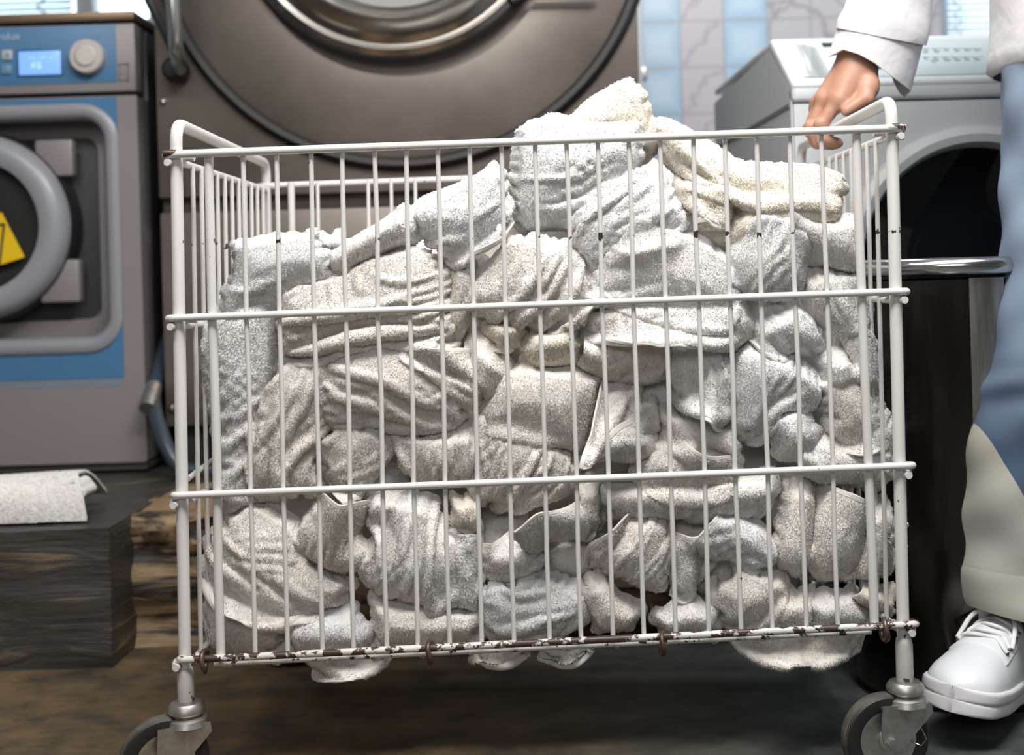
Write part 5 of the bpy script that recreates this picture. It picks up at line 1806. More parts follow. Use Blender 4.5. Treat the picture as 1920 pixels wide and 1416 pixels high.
T('large smooth white towel in the upper right centre of the heap', [(1086, 540), (1112, 490), (1132, 440), (1172, 408), (1242, 398), (1292, 422), (1342, 452), (1384, 500), (1406, 560), (1412, 590), (1350, 600), (1270, 604), (1180, 590), (1112, 576)], -28, 'w', fp=1.3, waves=1.9, hem='b', dome=0.028)
T('cream towel folded at the right under the pale long one', [(1368, 440), (1390, 405), (1440, 368), (1512, 352), (1592, 368), (1602, 402), (1552, 432), (1460, 442), (1405, 455)], 12, 'c', fp=1.5, dome=0.017)
T('white towel corner folded over the right side above the middle rail', [(1462, 380), (1490, 370), (1542, 398), (1612, 404), (1630, 440), (1638, 512), (1600, 508), (1540, 484), (1506, 452)], -20, 'w', fp=1.35, dome=0.022)
T('white towel with fanned pleats right of the middle', [(1362, 480), (1398, 428), (1440, 392), (1482, 370), (1504, 420), (1524, 480), (1514, 532), (1482, 562), (1430, 564), (1378, 545)], 68, 'b', fp=1.6, waves=2.9, dome=0.025)
T('pale cream towel flap with a wavy hem near the right top', [(1268, 340), (1290, 328), (1362, 328), (1378, 370), (1390, 412), (1340, 424), (1308, 398), (1284, 372)], 75, 'c', fp=1.3, hem='l', free='l', dome=0.014)
T('long cream towel trailing down the right side of the heap', [(1222, 232), (1262, 226), (1292, 240), (1342, 273), (1392, 303), (1450, 306), (1532, 308), (1592, 328), (1607, 350), (1600, 388), (1500, 372), (1440, 378), (1370, 368), (1300, 342), (1238, 290)], -12, 'c', fp=1.65, waves=2.4, dome=0.022)
T('cream towel crowning the peak of the heap', [(1050, 238), (1066, 214), (1110, 184), (1155, 150), (1186, 139), (1213, 162), (1238, 218), (1240, 262), (1215, 280), (1140, 262), (1080, 252)], 42, 'c', fp=1.6, waves=2.1, dome=0.028)
T('white towel with a curved hem draped under the peak', [(946, 330), (956, 280), (974, 240), (1045, 213), (1092, 222), (1200, 232), (1218, 290), (1208, 326), (1182, 334), (1172, 352), (1122, 372), (1090, 392), (1060, 412), (985, 432), (960, 392)], -14, 'b', fp=1.35, waves=1.8, dome=0.028)
# ------------------------------------------------------------------ the person holding the cart
def surface_nets(f, lo, hi, h):
    lo, hi = np.array(lo, float), np.array(hi, float)
    n = np.ceil((hi - lo) / h).astype(int) + 1
    ax = [lo[i] + h * np.arange(n[i]) for i in range(3)]
    G = np.stack(np.meshgrid(*ax, indexing='ij'), -1)
    V = f(G)
    ins_ = V < 0
    c = np.zeros(tuple(n - 1), int)
    offs = [(i, j, k) for i in (0, 1) for j in (0, 1) for k in (0, 1)]
    for o in offs:
        c += ins_[o[0]:n[0] - 1 + o[0], o[1]:n[1] - 1 + o[1], o[2]:n[2] - 1 + o[2]]
    mix = (c > 0) & (c < 8)
    idx = -np.ones(mix.shape, int)
    cells = np.argwhere(mix)
    idx[mix] = np.arange(len(cells))
    acc, cnt = np.zeros((len(cells), 3)), np.zeros(len(cells))
    for a in offs:
        for ax_ in range(3):
            if a[ax_] == 1:
                continue
            b = list(a)
            b[ax_] = 1
            ia, ib = cells + a, cells + b
            va, vb = V[tuple(ia.T)], V[tuple(ib.T)]
            cr = (va < 0) != (vb < 0)
            t = np.where(cr, va / (va - vb + 1e-12), 0)
            p = ia + t[:, None] * (ib - ia)
            acc += np.where(cr[:, None], p, 0)
            cnt += cr
    verts = lo + h * acc / cnt[:, None]
    quads = []
    for ax_ in range(3):
        sh = [slice(None)] * 3
        s0, s1 = list(sh), list(sh)
        s0[ax_], s1[ax_] = slice(0, -1), slice(1, None)
        e = ins_[tuple(s0)] != ins_[tuple(s1)]
        ed = np.argwhere(e)
        u, v = (ax_ + 1) % 3, (ax_ + 2) % 3
        ok = (ed[:, u] > 0) & (ed[:, v] > 0) & (ed[:, u] < n[u] - 1) & (ed[:, v] < n[v] - 1)
        ed = ed[ok]
        q = []
        for du, dv in ((-1, -1), (0, -1), (0, 0), (-1, 0)):
            k = ed.copy()
            k[:, u] += du
            k[:, v] += dv
            q.append(idx[tuple(k.T)])
        q = np.stack(q, 1)
        fl = ins_[tuple(ed.T)]
        q[~fl] = q[~fl][:, ::-1]
        quads.append(q)
    return verts, np.concatenate(quads)


def cone(G, a, b, ra, rb):
    a, b = np.array(a), np.array(b)
    d = b - a
    t = np.clip(((G - a) @ d) / (d @ d), 0, 1)
    return np.linalg.norm(G - a - t[..., None] * d, axis=-1) - (ra + (rb - ra) * t)


def smin(a, b, k):
    hh = np.clip(0.5 + 0.5 * (b - a) / k, 0, 1)
    return b * (1 - hh) + a * hh - k * hh * (1 - hh)


SKIN = mat('skin', (0.47, 0.255, 0.175), 0.5, 0, (0.43, 0.215, 0.145), 35.0, bump=0.0004, bscale=260)
SHIRT = mat('white_linen', (0.74, 0.725, 0.735), 0.85, 0, (0.70, 0.68, 0.70), 14.0, bump=0.006, bscale=13, spec=0.2)
HX = post_x(1, 0.9)
HZ = front(1672, 186).z - 0.003
HCN = np.array((HX, 2.075, HZ))
bpx = P(1898, 1150, 1.97)
person = thing('person', 'person in white shirt and two-tone jeans gripping the cart handle while walking', 'person', (0.85, 2.0, 0))


def rel(*p):
    return HCN + np.array(p)


FING = [
    ((0.010, -0.034, 0.048), (-0.018, -0.031, 0.010), (-0.0170, -0.028, -0.0130), (0.008, -0.028, -0.0195), 0.0104),
    ((-0.006, -0.013, 0.051), (-0.029, -0.011, 0.009), (-0.0185, -0.010, -0.0150), (0.009, -0.010, -0.0195), 0.0106),
    ((-0.011, 0.009, 0.048), (-0.029, 0.009, 0.007), (-0.0175, 0.009, -0.0150), (0.008, 0.009, -0.0195), 0.0100),
    ((-0.009, 0.029, 0.042), (-0.024, 0.027, 0.006), (-0.0160, 0.026, -0.0130), (0.004, 0.026, -0.0185), 0.0088),
]
WR = (0.050, -0.006, 0.122)


def hand(G):
    G = G - HCN
    d = None
    # palm
    for (m, p, q, t, r), wy in zip(FING, (-0.014, -0.005, 0.005, 0.013)):
        c = cone(G, (WR[0] - 0.006, WR[1] + wy, WR[2] - 0.008), m, 0.0205, r + 0.0050)
        d = c if d is None else smin(d, c, 0.014)
    # ball of the thumb and side of the palm
    d = smin(d, cone(G, (0.056, -0.016, 0.104), (0.055, -0.036, 0.064), 0.021, 0.0175), 0.016)
    d = smin(d, cone(G, (0.040, 0.012, 0.090), (0.012, 0.024, 0.046), 0.016, 0.013), 0.014)
    d = smin(d, cone(G, (0.036, -0.026, 0.086), (0.016, -0.033, 0.046), 0.019, 0.0155), 0.014)
    # knuckles
    for (m, p, q, t, r) in FING:
        d = smin(d, np.linalg.norm(G - np.array(m) - (-0.003, 0, 0.002), axis=-1) - (r + 0.0024), 0.006)
    # forearm
    d = smin(d, cone(G, WR, (0.072, -0.004, 0.20), 0.0265, 0.030), 0.02)
    d = smin(d, cone(G, (0.072, -0.004, 0.20), (0.098, 0.0, 0.275), 0.030, 0.031), 0.02)
    # fingers stay apart from one another: joined to the palm, not to each other
    fg = None
    for (m, p, q, t, r) in FING:
        f = smin(cone(G, m, p, r + 0.0014, r), cone(G, p, q, r, r * 0.93), 0.004)
        f = smin(f, cone(G, q, t, r * 0.93, r * 0.78), 0.004)
        f = smin(f, np.linalg.norm(G - np.array(p) - (-0.0015, 0, 0), axis=-1) - (r + 0.0006), 0.003)
        fg = f if fg is None else smin(fg, f, 0.0022)
    d = smin(d, fg, 0.006)
    # thumb
    th = smin(cone(G, (0.056, -0.037, 0.070), (0.047, -0.049, 0.046), 0.0160, 0.0122), cone(G, (0.047, -0.049, 0.046), (0.017, -0.053, 0.028), 0.0122, 0.0092), 0.006)
    d = smin(d, th, 0.007)
    return d


hv, hq = surface_nets(hand, HCN + (-0.060, -0.080, -0.045), HCN + (0.175, 0.075, 0.385), 0.0021)

# rest of the body: neck, head, trunk and both arms as one surface under the clothes
BX = 0.905
SH_R, SH_L = np.array((BX - 0.175, 1.99, 1.46)), np.array((BX + 0.185, 2.03, 1.44))
EL_R = np.array((0.625, 2.10, 1.235))
HEADC = np.array((BX, 1.96, 1.63))


def trunk(G):
    d = cone(G, (BX, 2.0, 0.95), (BX, 2.0, 1.10), 0.125, 0.11)
    d = smin(d, cone(G, (BX, 2.0, 1.10), (BX, 2.0, 1.33), 0.11, 0.125), 0.05)
    d = smin(d, cone(G, SH_R, SH_L, 0.06, 0.06), 0.05)
    d = smin(d, cone(G, (BX, 2.0, 1.38), (BX, 1.975, 1.55), 0.058, 0.054), 0.03)
    e = G - HEADC
    el = (np.sqrt((e[..., 0] / 0.074) ** 2 + (e[..., 1] / 0.092) ** 2 + (e[..., 2] / 0.115) ** 2) - 1) * 0.075
    d = smin(d, el, 0.02)
    d = smin(d, cone(G, HEADC + (0, -0.06, -0.08), HEADC + (0, -0.045, -0.06), 0.032, 0.04), 0.03)
    d = smin(d, cone(G, HEADC + (0, -0.088, 0.01), HEADC + (0, -0.104, -0.03), 0.008, 0.014), 0.012)
    for s in (-1, 1):
        d = smin(d, cone(G, HEADC + (s * 0.076, 0.01, 0.02), HEADC + (s * 0.074, 0.005, -0.02), 0.012, 0.01), 0.008)
        d = np.maximum(d, -(np.linalg.norm(G - HEADC - (s * 0.031, -0.092, 0.008), axis=-1) - 0.014))
    d = smin(d, cone(G, HEADC + (-0.02, -0.086, -0.058), HEADC + (0.02, -0.086, -0.058), 0.008, 0.008), 0.008)
    d = smin(d, cone(G, SH_R, EL_R, 0.044, 0.033), 0.04)
    d = smin(d, cone(G, EL_R, HCN + (0.10, 0.0, 0.27), 0.033, 0.032), 0.03)
    EL_L = SH_L + (0.06, 0.03, -0.28)
    WL = EL_L + (0.0, -0.06, -0.24)
    d = smin(d, cone(G, SH_L, EL_L, 0.050, 0.042), 0.04)
    d = smin(d, cone(G, EL_L, WL, 0.042, 0.028), 0.03)
    d = smin(d, cone(G, WL, WL + (0, -0.02, -0.09), 0.026, 0.03), 0.02)
    for k in range(4):
        d = smin(d, cone(G, WL + (-0.002, -0.05 + 0.02 * k, -0.09), WL + (-0.012, -0.052 + 0.02 * k, -0.165 + 0.004 * abs(k - 1)), 0.0095, 0.008), 0.006)
    d = smin(d, cone(G, WL + (-0.01, -0.045, -0.05), WL + (-0.03, -0.075, -0.10), 0.012, 0.009), 0.012)
    return d


bv, bq_ = surface_nets(trunk, (0.42, 1.72, 0.78), (1.30, 2.26, 1.79), 0.0095)
VB = np.concatenate([hv, bv])
QB = np.concatenate([hq, bq_ + len(hv)])
body_o = quick_mesh('body', VB, QB, np.zeros((0, 3), int), SKIN, person)
# thumb nail
hr = MB()
cap = []
for i in range(7):
    a = i / 6 * PI * 0.52
    cap.append([Vector(HEADC) + Vector((math.cos(2 * PI * k / 28) * 0.083 * math.sin(a + 0.02), 0.012 + math.sin(2 * PI * k / 28) * 0.100 * math.sin(a + 0.02), 0.125 * math.cos(a))) for k in range(28)])
hr.loft(cap, True)
hr.build('hair', mat('dark_hair', (0.03, 0.02, 0.015), 0.5, bump=0.004, bscale=60), person)
for s in (-1, 1):
    e = Vector(HEADC) + Vector((s * 0.031, -0.078, 0.008))
    MB().lathe([(0.0, -0.012), (0.006, -0.0105), (0.0105, -0.006), (0.012, 0.0), (0.0, 0.006)], e, (0, 1, 0), 16).build('eye', mat('eye_white', (0.7, 0.68, 0.66), 0.2), person)

# --- right sleeve and its loose cuff
SY = 2.075
n_ = 56


def ring_px(xl, yl, xr, yr, depth, Yc=SY, bulge=None, wob=0.0, seed=0):
    rnd = np.random.RandomState(seed)
    ph = rnd.rand(3) * 6.28
    out = []
    for k in range(n_):
        a = 2 * PI * k / n_
        t = (1 + math.cos(a)) / 2
        xx = xl + (xr - xl) * t
        yy = yl + (yr - yl) * t
        if bulge:
            yy = bulge(xx, yy, math.sin(a))
        w = 1 + wob * (math.sin(3 * a + ph[0]) + 0.6 * math.sin(5 * a + ph[1]))
        cxm = (xl + xr) / 2
        out.append(P(cxm + (xx - cxm) * w, yy, Yc + depth * math.sin(a) * w))
    return out


edge_f = ([1552, 1566, 1580, 1610, 1640, 1668, 1680, 1695, 1708], [106, 100, 92, 101, 118, 139, 149, 160, 170])
edge_b = ([1552, 1580, 1640, 1672, 1682, 1695, 1708], [106, 98, 112, 138, 166, 184, 170])


def cuff_low(xx, yy, s):
    e = edge_f if s <= 0 else edge_b
    return float(np.interp(xx, e[0], e[1]))


def cuff_mid(f):
    def g(xx, yy, s):
        top = 45 + (xx - 1573) * 0.20 + (0 if s <= 0 else -14)
        t = (xx - 1552) / 156.0
        return top + (cuff_low(1552 + 156 * min(max(t, 0), 1), 0, s) - top) * f
    return g


cf_ = MB()
outer_r = []
for i in range(9):
    f = i / 8.0
    xl, xr = 1574 + (1552 - 1574) * f ** 1.2, 1733 + (1708 - 1733) * f
    outer_r.append(ring_px(xl, 0, xr, 0, 0.062 - 0.004 * f, bulge=cuff_mid(f), wob=0.008, seed=5))
cen_ = lambda r: sum(r, Vector()) / len(r)
inner_r = [[p + (cen_(r) - p).normalized() * 0.0028 for p in r] for r in outer_r]
cf_.loft(outer_r + inner_r[::-1], caps=False)
cuff = cf_.build('cuff', SHIRT, person, angle=60)
# stitched line near the cuff's upper edge
slv = MB()
rows = []
sp = [(1568, 52, 1738, 86, 0.064), (1572, 34, 1744, 66, 0.068), (1581, 14, 1744, 40, 0.066), (1588, -12, 1747, 10, 0.064), (1593, -45, 1752, -30, 0.062), (1600, -90, 1758, -84, 0.062)]
for i, (xl, yl, xr, yr, dpt) in enumerate(sp):
    rows.append(ring_px(xl, yl, xr, yr, dpt, wob=0.022 if 0 < i else 0.012, seed=20 + i // 2))
# on up the arm to the shoulder
last = rows[-1]
c_last = cen_(last)
for (cx_, r1, r2) in ((Vector(EL_R) + Vector((-0.004, 0, 0.0)), 0.074, 0.070), (Vector(EL_R) + Vector((0.014, -0.012, 0.05)), 0.080, 0.076), (Vector(EL_R).lerp(Vector(SH_R), 0.5), 0.080, 0.078), (Vector(SH_R) + Vector((-0.004, 0, -0.02)), 0.078, 0.076), (Vector(SH_R) + Vector((0.03, 0, 0.035)), 0.07, 0.07), (Vector(SH_R) + Vector((0.09, 0, 0.05)), 0.06, 0.07)):
    rows.append([cx_ + Vector((math.cos(2 * PI * k / n_) * r1, math.sin(2 * PI * k / n_) * r2, 0.35 * r1 * math.cos(2 * PI * k / n_))) for k in range(n_)])
slv.loft(rows, caps=False)
slv.build('shirt_sleeve', SHIRT, person, angle=70)

# --- shirt body and far sleeve
def oval(cx_, cy_, cz_, rx, ry, tilt=0.0, wob=0.0, ph=0.0, n=64):
    return [Vector((cx_ + rx * math.cos(2 * PI * k / n) * (1 + wob * math.sin(5 * 2 * PI * k / n + ph)), cy_ + ry * math.sin(2 * PI * k / n) * (1 + wob * math.sin(7 * 2 * PI * k / n + ph)), cz_ + tilt * math.cos(2 * PI * k / n))) for k in range(n)]


hl = P(1893, 108, 1.94)
TX = hl.x + 0.205
tr = MB()
srows = [oval(TX, 2.0, hl.z - 0.012, 0.196, 0.186, 0.0, 0.02, 1), oval(TX, 2.0, hl.z - 0.004, 0.206, 0.194, 0.0, 0.02, 1), oval(TX, 2.0, hl.z + 0.02, 0.203, 0.19, 0, 0.02, 1), oval(TX - 0.002, 2.0, hl.z + 0.06, 0.199, 0.18, 0, 0.02, 1.4), oval(TX - 0.01, 2.0, 1.12, 0.195, 0.15, 0, 0.02, 2), oval(BX, 2.0, 1.25, 0.20, 0.155, 0, 0.015, 3), oval(BX, 2.0, 1.36, 0.20, 0.145), oval(BX, 2.0, 1.44, 0.165, 0.115), oval(BX, 1.99, 1.485, 0.095, 0.08), oval(BX, 1.98, 1.515, 0.066, 0.066), oval(BX, 1.98, 1.52, 0.062, 0.062)]
tr.loft(srows, caps=False)
tr.build('shirt', SHIRT, person, angle=70)
fl = MB()
EL_L = Vector(SH_L) + Vector((0.06, 0.03, -0.28))
WL = EL_L + Vector((0, -0.06, -0.24))
fl.tube([Vector(SH_L) + Vector((-0.06, 0, 0.03)), Vector(SH_L) + Vector((0.02, 0.0, -0.02)), Vector(SH_L).lerp(EL_L, 0.5), EL_L, EL_L.lerp(WL, 0.5), WL], [0.07, 0.075, 0.07, 0.064, 0.058, 0.052], 32, caps=False)
fl.build('shirt_sleeve', SHIRT, person, angle=70)

# --- jeans: two-tone denim, the pale lower piece cut on the slant
def denim():
    m, nt, b = new_mat('two_tone_denim')
    geo = N(nt, 'ShaderNodeNewGeometry')
    a, bb = P(1836, 768, 1.87), P(1906, 905, 1.87)
    d = (bb - a)
    nrm = Vector((d.z, 0, -d.x)).normalized()
    if nrm.x > 0:
        nrm = -nrm
    dp = N(nt, 'ShaderNodeVectorMath', operation='DOT_PRODUCT')
    nt.links.new(geo.outputs['Position'], dp.inputs[0])
    dp.inputs[1].default_value = nrm
    gt = N(nt, 'ShaderNodeMath', operation='GREATER_THAN')
    nt.links.new(dp.outputs['Value'], gt.inputs[0])
    gt.inputs[1].default_value = nrm.dot(a)
    sep = N(nt, 'ShaderNodeSeparateXYZ')
    nt.links.new(geo.outputs['Position'], sep.inputs['Vector'])
    nz = N(nt, 'ShaderNodeTexNoise', Scale=9.0, Detail=5.0)
    nt.links.new(geo.outputs['Position'], nz.inputs['Vector'])
    ad = N(nt, 'ShaderNodeMath', operation='MULTIPLY_ADD')
    nt.links.new(nz.outputs['Fac'], ad.inputs[0])
    ad.inputs[1].default_value = 0.09
    nt.links.new(sep.outputs['Z'], ad.inputs[2])
    rp = N(nt, 'ShaderNodeValToRGB')
    rp.color_ramp.elements[0].position = 0.44
    rp.color_ramp.elements[0].color = (0.070, 0.105, 0.165, 1)
    rp.color_ramp.elements[1].position = 0.70
    rp.color_ramp.elements[1].color = (0.215, 0.27, 0.36, 1)
    nt.links.new(ad.outputs[0], rp.inputs['Fac'])
    rc = N(nt, 'ShaderNodeValToRGB')
    rc.color_ramp.elements[0].position = 0.35
    rc.color_ramp.elements[0].color = (0.42, 0.405, 0.345, 1)
    rc.color_ramp.elements[1].position = 0.7
    rc.color_ramp.elements[1].color = (0.46, 0.455, 0.42, 1)
    nt.links.new(nz.outputs['Fac'], rc.inputs['Fac'])
    mx = N(nt, 'ShaderNodeMix', data_type='RGBA')
    nt.links.new(gt.outputs[0], mx.inputs['Factor'])
    nt.links.new(rp.outputs['Color'], mx.inputs[6])
    nt.links.new(rc.outputs['Color'], mx.inputs[7])
    nt.links.new(mx.outputs[2], b.inputs['Base Color'])
    b.inputs['Roughness'].default_value = 0.9
    b.inputs['Specular IOR Level'].default_value = 0.15
    n2 = N(nt, 'ShaderNodeTexNoise', Scale=700.0, Detail=2.0)
    nt.links.new(geo.outputs['Position'], n2.inputs['Vector'])
    bp = N(nt, 'ShaderNodeBump', Strength=0.4, Distance=0.0006)
    nt.links.new(n2.outputs['Fac'], bp.inputs['Height'])
    nt.links.new(bp.outputs['Normal'], b.inputs['Normal'])
    return m


DENIM = denim()
EDGE = [(95, 1893), (200, 1889), (300, 1886), (400, 1883), (500, 1880), (560, 1874), (600, 1868), (650, 1858), (700, 1846), (750, 1835), (800, 1822), (850, 1811), (900, 1800), (950, 1791), (1000, 1785), (1050, 1784), (1090, 1789), (1105, 1789), (1124, 1790)]
HWID = [(95, 0.100), (300, 0.100), (600, 0.092), (800, 0.094), (1000, 0.099), (1124, 0.096)]
NA = 84
rows = []
rnd = np.random.RandomState(3)
for i in range(110):
    py_ = 124 + (1124 - 124) * i / 109.0
    xl = float(np.interp(py_, [e[0] for e in EDGE], [e[1] for e in EDGE]))
    hw_ = float(np.interp(py_, [e[0] for e in HWID], [e[1] for e in HWID]))
    Yc = 1.97 - 0.03 * math.sin(min(max((py_ - 300) / 700.0, 0), 1) * PI)
    L = P(xl, py_, Yc)
    lo_ = min(max((py_ - 880) / 260.0, 0), 1)
    row = []
    for k in range(NA):
        a = 2 * PI * k / NA
        # slanting drag folds, deeper towards the hem
        w = 0.0024 * math.sin(2 * a + py_ * 0.009) + 0.0022 * math.sin(4 * a - py_ * 0.03) + 0.0022 * math.sin(py_ * 0.05 + 3 * a) + 0.0028 * math.sin(3 * a - py_ * 0.019 + 1) * (0.4 + lo_)
        w += lo_ * 0.0105 * math.sin((py_ - 960) * 0.042 - 1.5 * math.sin(a + 0.9) * 1.5) * (0.5 + 0.5 * math.cos(a + 0.6))
        w += 0.004 * math.exp(-((py_ - 720) / 40.0) ** 2) * math.sin((py_ - 720) * 0.08 + 2.2 * a)
        sl_ = (0.0 if lo_ <= 0 else lo_ ** 2) * 0.018 * (1 + math.cos(a))
        row.append(Vector((L.x + hw_ + (hw_ + w) * math.cos(a), Yc + (hw_ * 0.98 + w) * math.sin(a), L.z - sl_)))
    rows.append(row)
jm = MB()
inner = [[p + (cen_(r) - p).normalized() * 0.003 for p in r] for r in rows[-6:]]
jm.loft(rows + inner[::-1], caps=False)
jeans = jm.build('jeans', DENIM, person, angle=75)
hb = MB()
hrow = rows[-9:]
hb.loft([[p - (cen_(r) - p).normalized() * (0.0016 if 0 < i < 8 else 0.0004) for p in r] for i, r in enumerate(hrow)], caps=False)
hb.build('jeans_hem', DENIM, jeans, angle=75)
# seat of the jeans and the other leg
jr = MB()
j2 = [oval(TX, 2.0, 0.86, 0.187, 0.142), oval(TX, 2.0, 0.93, 0.192, 0.146), oval(TX, 2.0, 1.02, 0.186, 0.14)]
jr.loft(j2, caps=True)
jr.build('jeans_seat', DENIM, jeans, angle=70)
x2 = TX + 0.10
jr = MB()
jr.loft([oval(x2, 2.0, 0.98, 0.098, 0.12), oval(x2, 2.0, 0.80, 0.10, 0.115), oval(x2 + 0.01, 2.04, 0.50, 0.088, 0.092), oval(x2 + 0.02, 2.14, 0.25, 0.092, 0.094), oval(x2 + 0.02, 2.20, 0.09, 0.094, 0.094)], caps=False)
jr.build('jeans_leg', DENIM, jeans, angle=70)

# --- sneakers
SNK = mat('white_leather', (0.68, 0.70, 0.72), 0.42, 0, (0.66, 0.675, 0.70), 10.0, bump=0.0003, bscale=300)
SOLE = mat('sole_rubber', (0.68, 0.67, 0.68), 0.55)
LACE = mat('white_lace', (0.74, 0.74, 0.73), 0.8)
EYELET = mat('eyelet_dark', (0.10, 0.07, 0.06), 0.6)


def sneaker(heel, toe, roll, name):
    heel, toe = Vector(heel), Vector(toe)
    l = (toe - heel).normalized()
    s = l.cross(Vector((0, 0, 1))).normalized()        # to the shoe's right as seen by the wearer
    s = Matrix.Rotation(roll, 3, l) @ s
    nrm = s.cross(l)
    Ls = (toe - heel).length
    W = lambda x, w, h: heel + l * (x * Ls) + s * w + nrm * h
    def hwt(x):
        if x > 0.84:
            return 0.053 * math.sqrt(max(0.0004, 1 - ((x - 0.84) / 0.16) ** 2.3))
        if x < 0.08:
            return 0.0345 * math.sqrt(max(0.001, 1 - ((0.08 - x) / 0.08) ** 2))
        return float(np.interp(x, [0, 0.03, 0.10, 0.25, 0.45, 0.62, 0.75, 0.86, 0.93, 0.975, 1.0], [0.014, 0.026, 0.036, 0.0395, 0.042, 0.050, 0.0540, 0.0525, 0.046, 0.034, 0.014]))

    xs_ = [0.0, 0.012, 0.03, 0.06, 0.10, 0.16, 0.25, 0.35, 0.45, 0.54, 0.62, 0.69, 0.75, 0.81, 0.86, 0.90, 0.93, 0.955, 0.972, 0.984, 0.992, 0.997, 1.0]

    def sec(x, grow, h0, h1, r):
        w = hwt(x) + grow
        pts = []
        for (a, b, c0) in ((1, 1, 0), (-1, 1, 90), (-1, -1, 180), (1, -1, 270)):
            for k in range(5):
                an = math.radians(c0 + 22.5 * k)
                rr_ = min(r, w * 0.5)
                pts.append(W(x, a * (w - rr_) + rr_ * math.cos(an), (h1 - rr_ if b > 0 else h0 + rr_) + rr_ * math.sin(an)))
        return pts
    root = MB().loft([sec(x, 0.003, 0.0, 0.019, 0.005) for x in xs_], True).build(name, SOLE, person)
    MB().loft([sec(x, 0.0042, 0.0185, 0.0365, 0.005) for x in xs_], True).build('midsole', SOLE, root)
    ht = lambda x: float(np.interp(x, [0, 0.03, 0.12, 0.30, 0.42, 0.52, 0.62, 0.72, 0.82, 0.90, 0.95, 0.98, 1.0], [0.070, 0.098, 0.118, 0.128, 0.128, 0.116, 0.101, 0.088, 0.076, 0.066, 0.057, 0.048, 0.036]))
    fat = lambda x: float(np.interp(x, [0, 0.3, 0.5, 0.8, 1.0], [0.8, 0.74, 0.72, 0.84, 0.9]))

    def usec(x, g, lo=0.030, span=PI, off=0.0, n=25):
        w, h = hwt(x) * 0.985 + g, ht(x) - lo + g
        pts = []
        for k in range(n):
            a = (PI - span) / 2 + off + span * k / (n - 1)
            c, sn = math.cos(a), math.sin(a)
            e = 2.0 / 2.7
            ww = w * (abs(c) ** e) * math.copysign(1, c)
            hh = h * abs(sn) ** e
            ww *= 1 - (1 - fat(x)) * (hh / h) ** 1.3
            pts.append(W(x, ww, lo + hh))
        return pts
    MB().loft([usec(x, 0.0) for x in xs_], True).build('upper', SNK, root)
    # lace stay: the raised panel that carries the laces
    ey = MB()
    exs = [0.36, 0.40, 0.46, 0.52, 0.58, 0.64, 0.69, 0.72, 0.735]
    ey.loft([usec(x, 0.0028 if 0 < i < len(exs) - 1 else -0.001, span=1.95, n=21) for i, x in enumerate(exs)], False)
    ey.build('lace_stay', SNK, root, angle=60)
    # tongue
    tg = MB()
    tg.loft([usec(x, 0.006 + 0.012 * max(0, 0.50 - x) * 8, span=1.05, n=13) for x in (0.34, 0.38, 0.43, 0.48, 0.53)], False)
    tg.build('tongue', SNK, root, angle=60)
    for i, x in enumerate((0.47, 0.525, 0.58, 0.635, 0.68)):
        arc = usec(x, 0.0052, span=1.55, n=13)
        arc2 = [p + l * (0.006 * math.sin(k * 0.9 + i)) for k, p in enumerate(arc)]
        MB().tube(arc2, [0.0026] * 13, 8).build('lace', LACE, root)
        for q in (arc[0], arc[-1]):
            MB().lathe([(0.0, -0.001), (0.0022, -0.001), (0.0022, 0.0028), (0.0, 0.0028)], q - nrm * 0.002, nrm, 10).build('eyelet', EYELET, root)
    k0 = usec(0.455, 0.009, span=0.5, n=3)[1]
    for sg, reach, fall in ((1, 0.050, 0.020), (-1, 0.052, 0.016), (1, 0.036, 0.050), (-1, 0.030, 0.046)):
        pts = [k0, k0 + s * sg * reach * 0.45 + nrm * 0.008 + l * 0.012, k0 + s * sg * reach - nrm * fall * 0.35 + l * fall * 0.7, k0 + s * sg * (reach + 0.006) - nrm * fall + l * fall * 1.2]
        MB().tube(bend(pts, 0.012, 4), 0.0034, 8).build('lace', LACE, root)
    return root


sneaker((0.752, 2.05, 0.004), (0.556, 1.790, 0.060), math.radians(-7), 'sneaker')
sneaker((x2 + 0.02, 2.30, 0.001), (x2 + 0.0, 2.01, 0.001), 0.0, 'sneaker')

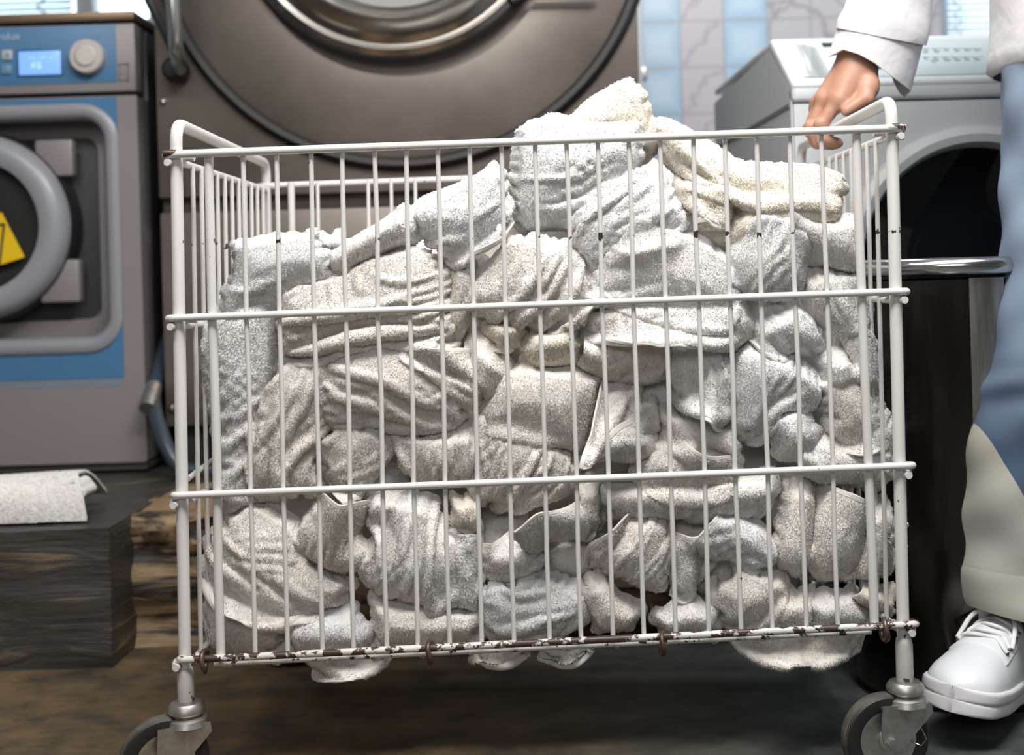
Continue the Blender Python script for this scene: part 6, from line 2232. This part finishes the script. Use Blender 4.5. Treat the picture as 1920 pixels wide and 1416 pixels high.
# ------------------------------------------------------------------ folded towel left on the plinth, and the towel in the drum
def ledge_towel():
    Y0 = PL1_Y + 0.045
    z0 = PL1_Z + 0.003
    xr_ = P(133, 960, Y0).x
    zt_ = P(100, 897, Y0).z
    nu, nv = 60, 46
    X = np.zeros((nu, nv, 3))
    rnd = np.random.RandomState(8)
    nz_ = noise2(nu, nv, rnd, (5, 4))
    x_l = xr_ - 0.62
    Hh = zt_ - z0
    for i in range(nu):
        u = i / (nu - 1)
        for j in range(nv):
            v = j / (nv - 1)
            # cross-section: from the foot of the front face up over the top and down the back
            if v < 0.45:
                t = v / 0.45
                y, z = Y0 + 0.045 * t ** 1.6, z0 + Hh * (math.sin(t * PI / 2) ** 0.75)
            else:
                t = (v - 0.45) / 0.55
                y, z = Y0 + 0.045 + 0.16 * t, z0 + Hh * (1 - 0.75 * t ** 2)
            x = x_l + (xr_ - x_l) * u + 0.030 * (1 - min(1.0, v / 0.45)) * u
            z *= 1.0
            X[i, j] = (x, y - 0.015 * nz_[i, j], z0 + (z - z0) * (1 + 0.10 * nz_[i, j] - 0.10 * (1 - u)))
    Q = spline2(X, np.linspace(0, nu - 1, 330), np.linspace(0, nv - 1, 190))
    V, qd, tr_ = sheet_mesh(Q, rnd, 0.0018, 0.006, True)
    o = quick_mesh('towel', V, qd, tr_, TERRY['w'], None, normals=sheet_mesh.normals)
    cen = V.mean(0)
    o.data.transform(Matrix.Translation(-Vector(cen)))
    o.location = cen
    tag(o, 'folded white towel left on the dark plinth below the blue-panelled washing machine', 'towel')
    # turned-over end that rolls up at the right
    m = 26
    c = np.array((xr_ - 0.004, Y0 + 0.055, zt_ - 0.030))
    R = np.zeros((m, 14, 3))
    for i in range(m):
        a = -2.3 + 4.6 * i / (m - 1)
        for j in range(14):
            rr_ = 0.017 + 0.002 * math.sin(i * 0.7)
            R[i, j] = c + (rr_ * math.cos(a) * 1.15, -0.035 + 0.005 * j, rr_ * math.sin(a))
    Q = spline2(R, np.linspace(0, m - 1, 70), np.linspace(0, 13, 70))
    V, qd, tr_ = sheet_mesh(Q, rnd, 0.001, 0.004, True)
    quick_mesh('rolled_end', V, qd, tr_, TERRY['w'], o)


ledge_towel()


def drum_towel():
    rnd = np.random.RandomState(5)
    c = np.array((dc.x + 0.06, WY + REC + 0.17, dc.z - 0.06))
    def f(G):
        e = G - c
        d = (np.sqrt((e[..., 0] / 0.13) ** 2 + (e[..., 1] / 0.10) ** 2 + (e[..., 2] / 0.12) ** 2) - 1) * 0.10
        d = smin(d, cone(G, c + (0.02, -0.07, 0.05), c + (0.10, -0.08, 0.02), 0.035, 0.03), 0.02)
        d = smin(d, cone(G, c + (-0.05, -0.08, -0.02), c + (0.07, -0.09, -0.07), 0.035, 0.035), 0.02)
        return d + 0.007 * np.sin(G[..., 0] * 90 + 3 * np.sin(G[..., 2] * 40)) * np.sin(G[..., 2] * 55 + 1)
    v, q = surface_nets(f, c - 0.2, c + 0.2, 0.008)
    o = quick_mesh('towel', v, q, np.zeros((0, 3), int), mat('brown_towel', (0.28, 0.22, 0.16), 0.95), None)
    cen = v.mean(0)
    o.data.transform(Matrix.Translation(-Vector(cen)))
    o.location = cen
    tag(o, 'brownish towel bunched inside the drum of the blue-panelled washing machine', 'towel')


drum_towel()
